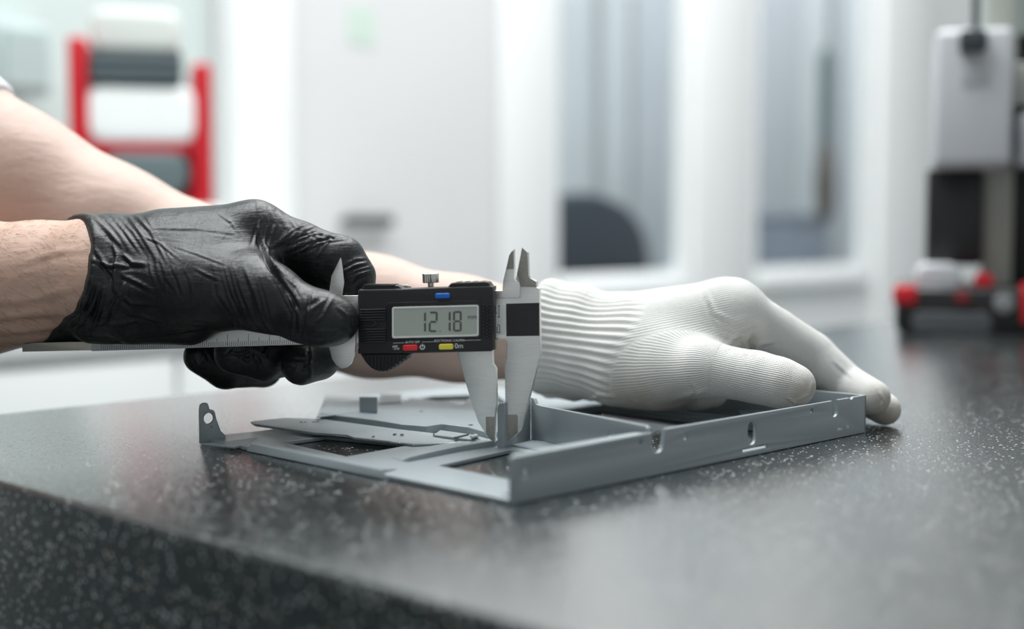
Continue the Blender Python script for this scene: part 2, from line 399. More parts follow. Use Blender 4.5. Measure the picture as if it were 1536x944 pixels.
# hanging tool on a cable behind the second window
dep = .5; s_c = hall_pt(1236, dep)
hg = thing('hanging_tool', 'dark slim tool hanging on a cable behind the window beside the bench instrument', 'tool', MW @ Matrix.Translation((s_c, dep, 0)))
z1, z2, z3 = hall_z(1236, 70, dep), hall_z(1236, 215, dep), hall_z(1236, 335, dep)
cyl('cable', (.015, 0, z1), (.012, 0, 2.4), .004, M_dark, hg)
me = bm_mesh(lathe([(.008, z2 - .02), (.026, z2), (.028, z1 - .05), (.018, z1 - .01), (.006, z1)], 20)); auto_smooth(me); link('tool_body', me, M_teal, hg)
me = bm_mesh(lathe([(.010, z3), (.030, z3 + .03), (.036, (z2 + z3) / 2), (.026, z2 - .01), (.014, z2 + .01)], 20)); auto_smooth(me); link('tool_grip', me, M_brown, hg)
cyl('cable_hook', (.012, 0, 2.39), (.012, 0, 2.60), .008, M_chrome, hg)
dep = .75
cr = thing('storage_bin', 'low blue-grey plastic storage bin at the foot of the second window', 'bin', MW @ Matrix.Translation((hall_pt(1175, dep), dep, FL)))
zb = hall_z(1175, 320, dep) - FL; hwb = .11
box('bin_body', -hwb, hwb, -.12, .12, 0, zb - .03, M_bluegrey, cr, .01); box('bin_lid', -hwb - .006, hwb + .006, -.126, .126, zb - .03, zb, M_bluegrey, cr, .008)

# ------------------------------------------------------------------ white counter and red machine on the left
ct_top = -.03; cy0 = -.52
cab = thing('counter_cabinet', 'white counter cabinet along the rear wall carrying the red machine', 'cabinet', MW)
box('cabinet_body', S[-420] + .05, S[410], cy0, -.075, FL, ct_top - .03, M_frame, cab, .004)
box('worktop', S[-420] + .04, S[410] + .015, cy0 - .02, -.075, ct_top - .03, ct_top, M_wall, cab, .004)
xs = np.linspace(S[-420] + .06, S[410] - .01, 4)
for a, b in zip(xs, xs[1:]):
    dr = box('cabinet_door', a + .004, b - .004, cy0 - .018, cy0 - .0005, FL + .08, ct_top - .04, M_frame, cab, .003)
    cyl('door_handle', (b - .05, cy0 - .035, -.32), (b - .05, cy0 - .035, -.16), .007, M_bluegrey, dr, None, 12)
# red machine stands on the counter
def c_pt(px, dep):
    a = (px - CX) / FPX; o_ = W0 - WN * dep
    return (a * o_.y - o_.x) / (WE.x - a * WE.y)
def c_z(px, py, dep):
    s = c_pt(px, dep); P = W0 - WN * dep + WE * s; r = ray(px, py); return HC * .001 + r[2] * P.y / r[1]
dep = -.30
# turned so that it faces the camera
sm = c_pt(216, dep); Pm = W0 - WN * dep + WE * sm
rm_rot = math.atan2(-Pm.x, Pm.y)
MR = Matrix.Translation((Pm.x, Pm.y, ct_top)) @ Matrix.Rotation(rm_rot, 4, 'Z')
sc = Pm.length / FPX * 1.0
def rx(px): return (px - 216) * sc
def rz_(py): return HC * .001 + ray(216, py)[2] / ray(216, py)[1] * Pm.y - ct_top
rm = thing('red_machine', 'red framed bench machine with white drum and dark panels on the white counter', 'machine', MR)
TZ = rz_(62)
for x0, x1, zt in ((118, 146, TZ), (287, 314, rz_(95))):
    box('side_post', rx(x0), rx(x1), -.03, .09, rz_(309.8), zt, M_red, rm, .006, 3)
box('base_panel', rx(146), rx(287), -.02, .09, rz_(309.8), rz_(296), M_red, rm, .005)
box('added_plinth', rx(100), rx(332), -.04, .10, 0, rz_(310), M_frame, rm, .006)  # hidden block, added so the table reflects white instead of red
box('lower_panel', rx(146), rx(287), .012, .06, rz_(296.2), rz_(232.2), M_red, rm, .003)
box('cross_bar', rx(146), rx(287), -.025, .06, rz_(232), rz_(214), M_red, rm, .005)
box('top_panel', rx(146), rx(274), -.03, .05, rz_(130), rz_(78), M_dark, rm, .006)
for k in range(3): box('vent_bar', rx(150), rx(270), -.036, -.028, rz_(118 - 14 * k), rz_(122 - 14 * k), M_teal, rm, .002)
me = curve_mesh(rrect(rx(142) * 1000, rz_(215) * 1000, rx(296) * 1000, rz_(131) * 1000, 24, 8), (), 70, 10); me.transform(frame((0, 5, 0), (1, 0, 0), (0, 0, 1))); auto_smooth(me)
link('drum_cover', me, M_frame, rm)
me = curve_mesh(rrect(rx(160) * 1000, rz_(292) * 1000, rx(282) * 1000, rz_(228) * 1000, 26, 8), (), 40, 8); me.transform(frame((0, -8, 0), (1, 0, 0), (0, 0, 1))); auto_smooth(me)
link('display_window', me, M_teal, rm)
me = curve_mesh(rrect(rx(148) * 1000, rz_(78) * 1000, rx(272) * 1000, rz_(14) * 1000, 18, 8), (), 60, 8); me.transform(frame((0, 25, 0), (1, 0, 0), (0, 0, 1))); auto_smooth(me)
link('hopper', me, simple('pale_hopper', (.74, .78, .74), .4), rm)
dep = -.1
gp = wobj('control_box', c_pt(-70, .06), c_pt(12, .06), -.09, -.013, wz(20, 150), wz(20, 45), simple('soft_teal_enamel', (.50, .60, .59), .5), None, .008)
gp2 = link('control_box_door', bm_mesh(box_bm(c_pt(-60, .06), c_pt(4, .06), -.097, -.09, wz(20, 140), wz(20, 55), .003)), simple('pale_teal_enamel', (.42, .52, .51), .5), None); gp2.parent = gp
tag(gp, 'grey-teal control box on the wall left of the red machine', 'control box')

# ------------------------------------------------------------------ granite table
corner = on_z(-276, 649.5, 0)
e1 = Vector((1, 1.07, 0)).normalized(); e2 = Vector((e1.y, -e1.x, 0))
MT = Matrix(((e1.x, e2.x, 0, corner[0] * .001), (e1.y, e2.y, 0, corner[1] * .001), (0, 0, 1, 0), (0, 0, 0, 1)))
MT = MT @ Matrix.Identity(4)
tb = thing('granite_table', 'black speckled granite inspection table carrying the grey sheet-metal tray', 'table', MT)
bm = box_bm(0, 2.3, 0, 1.0, -.16, 0, .0025, 3); me = bm_mesh(bm); auto_smooth(me, 50); link('slab', me, M_gran, tb)
bm = bmesh.new()
for a, b, c_, d_ in ((.1, 2.2, .1, .16), (.1, 2.2, .84, .9), (.1, .16, .16, .84), (2.14, 2.2, .16, .84)): box_bm(a, b, c_, d_, -.24, -.1605, .003, 1, bm)
link('stand_frame', bm_mesh(bm), M_dark, tb)
for x in (.13, 2.17):
    for y in (.13, .87):
        l_ = box('leg', x - .03, x + .03, y - .03, y + .03, FL + .02, -.2405, M_dark, tb, .003)
        cyl('levelling_foot', (x, y, FL), (x, y, FL + .02), .035, M_black2, l_)

# ------------------------------------------------------------------ bench instrument at the right rear of the table
b0 = on_z(1338, 501, 0)
MI = Matrix.Translation((b0[0] * .001, b0[1] * .001, 0)) @ Matrix.Rotation(math.radians(-16), 4, 'Z')
ins = thing('bench_instrument', 'bench measuring stand with black red-capped base and grey column behind the tray', 'instrument', MI)
q = 1.065 / FPX
def ix(px): return (px - 1338) * q
def iz(py): return max(0.0, HC * .001 + ray(1440, py)[2] * 1.065)
box('base', ix(1342), ix(1342) + .17, 0, .15, .002, iz(430), M_black, ins, .005, 3)
for sx in (.02, .15):
    for sy in (.02, .13): cyl('rubber_foot', (ix(1342) + sx, sy, 0), (ix(1342) + sx, sy, .0025), .009, M_black2, ins)
box('corner_cap', ix(1338), ix(1374), -.003, .02, iz(458), iz(428), M_red, ins, .004)
box('corner_cap', ix(1517), ix(1517) + .035, -.003, .02, iz(484), iz(422), M_red, ins, .004)
me = curve_mesh(rrect(ix(1366) * 1000, iz(499) * 1000, ix(1478) * 1000, iz(466) * 1000, 6), (), 4, .8); me.transform(frame((0, -1.2, 0), (1, 0, 0), (0, 0, 1))); auto_smooth(me)
link('name_plate', me, simple('grey_plate', (.085, .09, .10), .45), ins)
cyl('dial_knob', (ix(1494), -.008, iz(452)), (ix(1494), 0.001, iz(452)), .0075, simple('grey_knob', (.25, .26, .27), .4), ins, None, 24, .001)
cyl('push_button', (ix(1437), -.004, iz(444)), (ix(1437), 0.001, iz(444)), .0058, simple('dark_red_button', (.20, .02, .025), .4), ins, None, 24, .001)
me = curve_mesh(rrect(ix(1372) * 1000, iz(436) * 1000, ix(1436) * 1000, iz(396) * 1000, 8), (), 60, 3); me.transform(frame((0, 45, 0), (1, 0, 0), (0, 0, 1))); auto_smooth(me)
link('clamp_block', me, M_inst, ins)
box('red_lever', ix(1456), ix(1484), .02, .05, iz(437), iz(410), M_red, ins, .005)
box('column', ix(1470), ix(1514), .07, .11, iz(437), .46, M_col, ins, .002)
box('rear_column', ix(1512), ix(1512) + .03, .10, .14, iz(437), .46, M_black2, ins, .002)
box('screen', ix(1385), ix(1469), .06, .09, iz(400), iz(250), M_black, ins, .004)
hd = box('head_box', ix(1392), ix(1500), -.005, .068, iz(252), iz(52), M_inst, ins, .006, 3)
box('head_label', ix(1430), ix(1466), -.006, -.004, iz(136), iz(118), simple('pale_label', (.48, .52, .52), .5), hd)
pl = box('plug', ix(1424), ix(1462), -.02, .02, iz(88), iz(58), M_dark, hd, .003)
cyl('cable', (ix(1447), 0, iz(60)), (ix(1447), .01, .47), .0028, M_dark, hd, None, 12)
box('side_bracket', ix(1500), ix(1500) + .045, .03, .09, iz(160), iz(96), M_col, ins, .003)
box('side_motor', ix(1512), ix(1512) + .05, .02, .08, iz(250), iz(172), M_inst, ins, .004)
box('top_plate', ix(1455), ix(1455) + .10, .09, .15, iz(40), .47, M_green, ins, .003)

# ------------------------------------------------------------------ sheet-metal tray (local axes: u along the long near side, w along the left side)
KK = math.sqrt(.5)
MTR = Matrix(((KK, -KK, 0, 0), (KK, KK, 0, .40323), (0, 0, 1, .0002), (0, 0, 0, 1)))
MTI = MTR.inverted()
tray = thing('sheet_metal_tray', 'grey sheet-metal tray with bent walls and cut-outs lying on the granite table', 'tray', MTR)
def up(px, py, z):                    # pixel on plane z -> tray coordinates (mm)
    p = MTI @ (Vector(on_z(px, py, z)) * .001); return (p.x * 1000, p.y * 1000, z)
def ad(px, py, D):
    p = MTI @ (Vector(at(px, py, D)) * .001); return (p.x * 1000, p.y * 1000, p.z * 1000)
def flat(name, outer, holes, z0, z1, bev=.25, label=None):
    me = curve_mesh(outer, holes, z1 - z0, bev); me.transform(frame((0, 0, (z0 + z1) / 2), (1, 0, 0), (0, 1, 0))); auto_smooth(me)
    return link(name, me, M_tray, tray, label=label)
def upright(name, outer, holes, o, ex, thick, bev=.25, parent=None, m=None):
    """outline in (along, z); outer face at o, thickness on the far side of ex x z"""
    ex = Vector(ex).normalized(); nrm = ex.cross(Vector((0, 0, 1)))
    me = curve_mesh(outer, holes, thick, bev); me.transform(frame(Vector(o) - nrm * thick / 2, ex, (0, 0, 1))); auto_smooth(me)
    return link(name, me, m or M_tray, parent or tray)
# floor sheet with its cut-outs, one of them standing in for shade
outer = [(0, 1), (203, 1), (203, 158), (196, 222), (110, 232), (98, 222), (64, 178), (52, 172), (26, 170), (9, 172), (0, 172)]
holeA = [(13, 97), (47, 100.5), (36.8, 140), (16, 140)]
holeB = [(23, 9), (66, 9), (66, 65), (64, 66), (24, 60)]
holeC = [(94, 5), (174, 5), (174, 116), (128, 116), (94, 72)]
shade_hole = [(187, 12), (201, 12), (201, 150), (187, 112)]  # opening shaped to imitate the shaded floor beyond the inner rail
holeE = [(106, 150), (150, 150), (178, 190), (150, 205), (112, 196)]
flat('floor_sheet', outer, [holeA, holeB, holeC, shade_hole, holeE, circ(5, 7.5, 1.3), circ(6, 120, .9)], 0, 1.5)
# stepped ridge beside the front cut-out
a = up(606, 693, 1.5); b = up(746, 667, 1.5)
def seg_plate(name, p, q_, wd, z0, z1, side=1, label=None):
    p, q_ = Vector(p[:2]), Vector(q_[:2]); t = (q_ - p).normalized(); n = Vector((-t.y, t.x)) * side * wd
    c_ = [p + t * .8, q_, q_ + n, p + n + t * 1.5]
    if side < 0: c_ = c_[::-1]
    return flat(name, [tuple(v) for v in c_], [], z0, z1, .3, label)
def strip_plate(rows, thick):
    bm = bmesh.new(); V_ = [[bm.verts.new(Vector(p) * .001) for p in r] for r in rows]; W_ = [[bm.verts.new(Vector((p[0], p[1], max(p[2] - thick, .15))) * .001) for p in r] for r in rows]
    n, m_ = len(rows), len(rows[0])
    for i in range(n - 1):
        for j in range(m_ - 1):
            bm.faces.new((V_[i][j], V_[i][j + 1], V_[i + 1][j + 1], V_[i + 1][j])); bm.faces.new((W_[i][j], W_[i + 1][j], W_[i + 1][j + 1], W_[i][j + 1]))
    rim = [(0, j) for j in range(m_)] + [(i, m_ - 1) for i in range(1, n)] + [(n - 1, j) for j in range(m_ - 2, -1, -1)] + [(i, 0) for i in range(n - 2, 0, -1)]
    for p, q_ in zip(rim, rim[1:] + rim[:1]): bm.faces.new((V_[p[0]][p[1]], W_[p[0]][p[1]], W_[q_[0]][q_[1]], V_[q_[0]][q_[1]]))
    me = bm_mesh(bm); auto_smooth(me, 30); return me
link('stepped_ridge', strip_plate([[up(603, 692, 1.7), up(612, 688, 2.9), up(640, 681, 3.3), up(690, 670.5, 3.4), up(746, 662, 3.4)], [up(585, 687, 1.56), up(600, 680, 1.6), up(620, 674, 1.7), up(675, 665.5, 2.2), up(735, 659.5, 3.2)]], 1.9), M_tray, tray)
# folded lip along the left edge
link('folded_lip', strip_plate([[(-1.0, 56, .4), (-1.0, 90, .4), (-1.0, 139, .4)], [(.2, 62, 2.8), (.2, 90, 2.8), (.2, 138.5, 2.8)], [(9, 64, 1.6), (9, 90, 1.6), (9, 137, 1.6)]], 1.2), M_tray, tray)
# long near wall (w = 0) with slot, notches and holes
notch = lambda u0, u1, zb, n=8: [((u0 + u1) / 2 - (u1 - u0) / 2 * math.cos(t), zb + (u1 - u0) / 2 - (u1 - u0) / 2 * math.sin(t)) for t in np.linspace(0, PI, n)]
prof = [(0, .0), (204, 0), (204, 15.4)] + [(194, 15.35), (193.3, 14.6), (192, 14.6), (191.4, 15.3)] + [(182.6, 15.3)] + notch(178.2, 182.6, 8.7)[::-1] + [(178.2, 15.3), (90, 15.3), (73.4, 15.3)] + notch(66.6, 72.6, 7.6)[::-1] + [(66.6, 14.9), (0.6, 14.6), (0, 14)]
holes = [circ(84.8, 11.3, 1.0), circ(163.8, 12.6, 1.0), circ(5.8, 9.0, 1.7), circ(60.5, 12.2, .9)]
slot = [(124.2 + 2.6 * math.cos(t), 10.2 + 2.6 * math.sin(t)) for t in np.linspace(0, PI, 9)] + [(124.2 + 2.6 * math.cos(t), 6.6 + 2.6 * math.sin(t)) for t in np.linspace(PI, 2 * PI, 9)]
holes += [slot, rrect(118.5, 1.7, 134.5, 3.1, .6)]
upright('near_wall', prof, holes, (0, 0, 0), (1, 0, 0), 1.5)
me = poly_plate([(1, .6, 14.5), (64, .6, 14.85), (63, 4.6, 14.85), (5, 5.0, 14.5)], 1.0); link('top_flange', me, M_tray, tray)
for i, (tx, z_) in enumerate((('0Vm', 0), ('Xs', 0))):
    me = text_mesh(tx, 1.9, .04); me.transform(Matrix.Translation((184 + i * 6, 3.4 + i * .4, 0))); me.transform(frame((0, -.03, 0), (1, 0, 0), (0, 0, 1))); link('etched_mark', me, M_white, tray)
# rear wall (u = 204)
upright('rear_wall', [(0, 0), (154, 0), (154, 13), (152, 15.2), (104, 15.2), (103, 12), (97, 12), (96, 15.2), (0, 15.4)], [circ(70.5, 11.0, 1.2), circ(40, 9, 1.2), circ(120, 9, 1.2)], (204, 0, 0), (0, 1, 0), 1.4)
# rail and small ledge inside
me = poly_plate([(175, 2, 3.4), (184, 2, 3.4), (184, 118, 3.4), (175, 118, 3.4)], 1.9); link('inner_rail', me, M_tray, tray)
me = poly_plate([(176, 2, 4.6), (177.2, 2, 4.6), (177.2, 117, 4.6), (176, 117, 4.6)], 1.2); link('rail_rib', me, M_tray, tray)
me = poly_plate([(176, 118, 3.2), (184, 118, 3.2), (184, 122, 3.2), (132, 121, 3.2), (132, 117, 3.2), (176, 117, 3.2)], 1.6); link('cross_rail', me, M_tray, tray)
me = poly_plate([up(1108, 617, 4.5), up(1158, 611, 4.5), up(1160, 615, 4.5), up(1112, 621, 4.5)], 1.2); link('small_ledge', me, M_tray, tray)
# diagonal divider wall
A = Vector((88.0, 77.8, 0)); B = Vector((65.6, 1.4, 0)); L = (B - A).length; ex = (B - A).normalized()
upright('divider_wall', [(0, 1.5), (L, 1.5), (L, 16.2), (L - 1, 17), (7, 15.4), (4.0, 15.6), (2.6, 17.6), (0, 17.9)], [circ(L - 23.5, 11.0, 1.0), circ(L - 4.5, 12.8, 1.0)], A, ex, 1.3)
# post tab held between the jaws, and the web running back from it to the divider
YAW, ROLL = math.radians(10), math.radians(1.9)
ca, sa, cr_, sr = math.cos(YAW), math.sin(YAW), math.cos(ROLL), math.sin(ROLL)
EX, EY, EZ = np.array((ca * cr_, -sa * cr_, sr)), np.array((sa, ca, 0)), np.array((-sr * ca, sr * sa, cr_))
O0 = at(745, 508, 505)
def tl(p): q_ = MTI @ (Vector(p) * .001); return q_ * 1000
Pa, Pb = tl(at(745.6, 668, 505)), tl(at(756.8, 668, 503.2)); ex3 = Pb - Pa; ex3.z = 0; wd = ex3.length; ztp = tl(at(750, 603.5, 504.5)).z
upright('post_tab', [(0, .3), (wd, .3), (wd, ztp), (wd * .3, ztp - .3), (wd * .08, ztp - 1.2), (0, ztp - 2.6)], [], (Pa.x, Pa.y, 0), ex3, 9, .3)
Pq = Vector((87.0, 77.2, 0)); Pw = Pb + (Pq - Pb) * .12; ex2 = Pq - Pw; ex2.z = 0; L2 = ex2.length
upright('web', [(0, .8), (L2 + .8, 1.5), (L2 + .8, 17.8), (0, 16.6)], [], (Pw.x, Pw.y, 0), ex2, 1.3)
# ledge between post and near wall
me = poly_plate([up(765, 668, 2.1), up(800, 661, 2.1), up(880, 671, 2.1), up(830, 679, 2.1)], .8); link('ledge', me, M_tray, tray)
# left corner tab with its hole
tabp = [(0, 0), (17, 0), (17.4, 2.2), (14.2, 4.2), (11.2, 9), (10.4, 11.5), (9.4, 12.6), (7.8, 12.9), (6.6, 13.2), (5.6, 15.2), (4.6, 15.7), (2.4, 15.7), (.6, 15.0), (0, 13)]
T0 = Vector(up(301, 667, 0)); ext = Vector(up(338, 663, 0)) - T0; ext.z = 0
sx = ext.length / 17.0
upright('corner_tab', [(x * sx, z) for x, z in tabp], [circ(6.0 * sx, 9.6, 2.15, 24), circ(7.6 * sx, 6.2, .35, 8)], T0, ext, 1.5)
me = poly_plate([up(301, 666, 1.2), up(338, 663, 1.6), up(388, 657, 1.6), up(372, 667, 1.6), up(352, 671, 1.5)], .9); link('tab_foot', me, M_tray, tray)
# rail panel behind the left cut-out
me = poly_plate([up(376, 633, 3.6), up(428, 627.5, 3.6), up(480, 629, 3.6), up(600, 645, 3.6), up(735, 660, 3.2), up(690, 664, 2.4), up(620, 667, 2.6), up(600, 664.5, 2.6), up(585, 662.5, 3.2), up(530, 657, 3.2), up(520, 653, 3.4), up(470, 650, 3.4), up(382, 637, 3.5)], 1.0)
rp = link('rail_panel', me, M_tray, tray)
me = poly_plate([up(470, 651, 3.0), up(618, 668.5, 2.2), up(618, 669.6, .9), up(470, 655, .9)], .9, (.35, .93, 0)); link('cutout_lip', me, M_tray, tray)
bm = bmesh.new()
for px, py, r in ((452, 634, .7), (458, 634, .5), (471, 634, .8), (476, 633.5, .8), (592, 652, .75), (603, 652.5, .8), (560, 655.5, .6)):
    c_ = Vector(up(px, py, 3.62)) * .001; cyl_bm(c_ - Vector((0, 0, .0002)), c_ + Vector((0, 0, .00006)), r * .001, None, 12, bm)
link('rivet_hole', bm_mesh(bm), M_black2, rp, kind='stuff')
# raised panel with riser and flaps
rp2 = poly_plate([up(480, 621, 4.8), up(560, 630.5, 4.8), up(600, 637, 4.8), up(640, 640, 4.6), up(664, 636.5, 4.8), up(700, 641, 4.4), up(738, 652, 3.6), up(770, 640, 3.8), up(740, 600, 4.4), up(704, 597.5, 4.8), up(692.5, 608, 4.8), up(655, 602, 4.8), up(615, 597, 4.8), up(611.5, 604.5, 4.8), up(567, 603, 4.8), up(560, 600, 4.8), up(490, 606, 4.8)], 3.1)
rpo = link('raised_panel', rp2, M_tray, tray)
bm = bmesh.new()
for px, py, z, r in ((632, 618, 4.82, .9), (706, 638.3, 4.5, .9), (653.5, 652, 3.6, 1.1), (661, 650.5, 3.6, 1.0), (716.5, 660, 3.45, 1.0)):
    c_ = Vector(up(px, py, z)) * .001; cyl_bm(c_ - Vector((0, 0, .0003)), c_ + Vector((0, 0, .00008)), r * .001, None, 12, bm)
link('rivet_hole', bm_mesh(bm), M_black2, rpo, kind='stuff')
me = poly_plate([up(660, 646, 3.9), up(700, 651.5, 3.9), up(712, 653.5, 3.8), up(738, 661, 3.4), up(728, 662.5, 3.4), up(690, 658, 3.6), up(650, 653, 3.7)], 1.5); sl = link('slotted_strip', me, M_tray, tray)
me = poly_plate([up(680, 657, 3.75), up(702, 651.8, 4.0), up(704, 653, 4.0), up(684, 657.8, 3.75)], .15); link('slot', me, M_black2, sl)
me = poly_plate([up(705, 654, 4.9), up(714, 651, 4.9), up(718, 653.5, 4.9), up(708, 656, 4.9)], 1.0); link('formed_clip', me, M_tray, tray)
f0, f1 = Vector(up(474, 627, 4.9)), Vector(up(539, 619, 4.9))
me = poly_plate([f0, f1, Vector(ad(541, 596, 655)), Vector(ad(489, 592, 655))], 1.0, (.6, .6, -.5)); link('tilted_flap', me, M_tray, tray)
f2 = Vector(up(566, 621, 4.9))
me = poly_plate([f1, f2, f2 + Vector((0, 0, 7.0)), f1 + Vector((0, 0, 6.6))], 1.0, (.7, .7, 0)); link('side_flap', me, M_tray, tray)
me = poly_plate([up(568, 606, 5.2), up(602, 604, 5.2), up(602, 592, 5.2), up(570, 592, 5.2)], 1.0); link('rear_flap', me, M_tray, tray)

# ------------------------------------------------------------------ digital caliper (local x along the beam, y away from the camera, z up)
MC = Matrix.Identity(4)
for i in range(3): MC[i][0], MC[i][1], MC[i][2], MC[i][3] = EX[i], EY[i], EZ[i], O0[i] * .001
def cl(px, py, y=0.0):                 # pixel on the caliper plane at local depth y -> world mm
    r = ray(px, py); c0 = np.array((0, 0, HC)); D = (np.dot(O0 - c0, EY) + y) / np.dot(r, EY); return c0 + r * D
def c2(px, py, y=0.0):
    d_ = cl(px, py, y) - O0; return (float(np.dot(d_, EX)), float(np.dot(d_, EZ)))
cal = thing('digital_caliper', 'black and steel digital caliper reading 12.18 held in the black-gloved hand', 'caliper', MC)
def cplate(name, pts, yf, thick, m, bev=.2, holes=(), parent=None, raw=False):
    o_ = pts if raw else [c2(x, y, yf) for x, y in pts]
    hs = holes if raw else [[c2(x, y, yf) for x, y in h_] for h_ in holes]
    me = curve_mesh(o_, hs, thick, bev); me.transform(frame((0, yf + thick / 2, 0), (1, 0, 0), (0, 0, 1))); auto_smooth(me, 40)
    return link(name, me, m, parent or cal)
def prr(x0, y0, x1, y1, r, n=4):      # rounded rectangle in pixels, following the caliper's roll
    return [(x, y - (x - 640) * .025) for x, y in rrect(x0, y0, x1, y1, r, n)]
BT = -1.75; TH = 3.5
# beam with the fixed jaws in one piece
beam = [(137, 527), (137, 466.5), (739, 447.5), (780, 446.5), (780, 431), (776, 424), (773.5, 419), (775, 411), (783, 370.5), (787, 374.5), (791.5, 379), (793, 414), (796, 418), (804.3, 422), (805, 431.5), (809, 432.5), (810.2, 505), (811, 531), (802, 566), (791, 609), (781.5, 646), (773, 654), (763.3, 661.5), (759, 657), (758, 622), (757, 546), (759.5, 538), (759.7, 515), (757, 509.5), (751, 508.5), (739, 509.3)]
cplate('beam', beam, BT, TH, M_steel, .25)
cplate('scale_sticker', [(759, 455.8), (809, 454.4), (809.2, 504), (759.5, 504.8)], BT - .06, .1, M_stick, 0)
ws = cplate('scale_label', [(739, 457.5), (756, 457.2), (759, 460), (759.4, 499), (756.5, 502.4), (739, 503)], BT - .10, .12, M_white, .03)
bm = bmesh.new()
def tick(px0, py0, px1, py1, w=.22, y=BT - .16):
    p, q_ = Vector(c2(px0, py0, y)), Vector(c2(px1, py1, y)); t = (q_ - p).normalized(); n = Vector((-t.y, t.x)) * w / 2
    c_ = [p + n, q_ + n, q_ - n, p - n]
    a_ = [bm.verts.new((v.x * .001, y * .001, v.y * .001)) for v in c_]; b_ = [bm.verts.new((v.x * .001, (y + .08) * .001, v.y * .001)) for v in c_]
    bm.faces.new(a_); bm.faces.new(b_[::-1])
    for i in range(4): bm.faces.new((a_[i], a_[(i + 1) % 4], b_[(i + 1) % 4], b_[i]))
for (x0, y0, x1, y1) in ((744, 459, 744, 471), (748.5, 458, 748.5, 476), (746, 476, 750, 476), (743, 470, 746, 470), (746, 488, 750, 488), (745.5, 490, 745.5, 499), (749.5, 489, 749.5, 499), (744.5, 499, 750.5, 499), (746.5, 459, 750, 459)):
    tick(x0, y0, x1, y1)
link('label_print', bm_mesh(bm), M_stick, ws, kind='stuff')
# ruled scale on the long part of the beam
bm = bmesh.new()
for k in range(120):
    x = 152 + k * 3.15; yb = 527 - (x - 137) * .0305; L_ = (13 if k % 5 == 0 else 8) + (6 if k % 10 == 0 else 0)
    tick(x, yb - 1.5, x + .4, yb - L_, .16, BT - .05)
link('ruled_marks', bm_mesh(bm), M_stick, cal, kind='stuff')
cplate('depth_rod', [(32.5, 517), (50, 514.5), (140, 512.5), (140, 525.6), (33.5, 528)], BT + .4, 2.4, simple('worn_steel', (.50, .47, .42), .42, 1, 500, .1), .15)
# sliding jaw
slj = [(738, 505), (738.3, 523), (739, 546), (744, 553.5), (744.6, 607), (742.4, 626), (742.4, 664), (735, 660), (728.5, 651.5), (717, 633), (706, 601), (687, 534), (684, 520), (684, 505)]
cplate('sliding_jaw', slj, BT, TH, M_steel, .22)
cplate('jaw_insert', [(728.6, 625.5), (742.0, 625.5), (741.6, 663.0), (735, 659.6), (728.9, 651)], BT - .08, .3, M_insert, .04)
cplate('jaw_insert', [(758.4, 622.5), (775, 622), (776.5, 624), (776.6, 650.2), (763.4, 660.8), (759.4, 656.5)], BT - .08, .3, M_insert, .04)
upj = [(739, 448.5), (739.2, 436), (753.5, 436), (754.6, 421), (759, 403), (763.5, 383), (766.5, 378), (770.8, 374), (771.4, 419), (774, 422), (779, 424.5), (780, 431.5), (780, 447.0)]
cplate('upper_sliding_jaw', upj, BT - .25, 2.9, M_steel, .2)
cplate('jaw_tip', [(759.3, 404), (763.7, 384), (766.6, 379), (770.4, 375.4), (770.9, 404)], BT - .32, .2, M_insert, .04)
cplate('jaw_tip', [(775.5, 411), (783, 372), (787, 375.5), (791, 379.5), (792.6, 414.5), (796, 418.5), (803.8, 422.4), (804.4, 431), (781, 430.5)], BT - .07, .2, M_insert, .04)
# slider back plate and finger rest
cplate('slider_plate', [(536, 443), (754, 437), (754, 448), (740, 509), (740, 516), (536, 523)], 1.9, 1.2, M_steel, .15)
fr = [(510.7, 386.7), (512.2, 394), (513.6, 404), (515.8, 424), (513, 443.5), (537, 443.5), (537, 463), (533.5, 467), (533.5, 517), (532, 532), (527, 546), (520, 551.5), (512, 553.2), (504, 548), (498, 539), (493, 519), (493, 443), (497, 414.5), (504.5, 399)]
cplate('finger_rest', fr, BT - .9, .85, M_steel, .15)
# housing
HF = -9.0
hous = [(536.5, 437), (539, 434.2), (600, 433.3), (640, 431.8), (672, 430.6), (700, 429.6), (735, 428.6), (738.8, 431), (739.2, 448), (739.2, 508), (738.6, 524), (736, 527.5), (700, 528.3), (600, 531), (540, 531.5), (537.6, 529), (537, 520)]
hs_ = cplate('housing', hous, HF, 6.9, M_black2, .7)
cplate('housing_back', [(537, 436), (739, 430), (739, 436), (537, 443)], HF + 6.6, 7.5, M_black2, .3)
cplate('housing_back', [(537, 523), (739, 517), (739, 526), (537, 531)], HF + 6.6, 7.5, M_black2, .3)
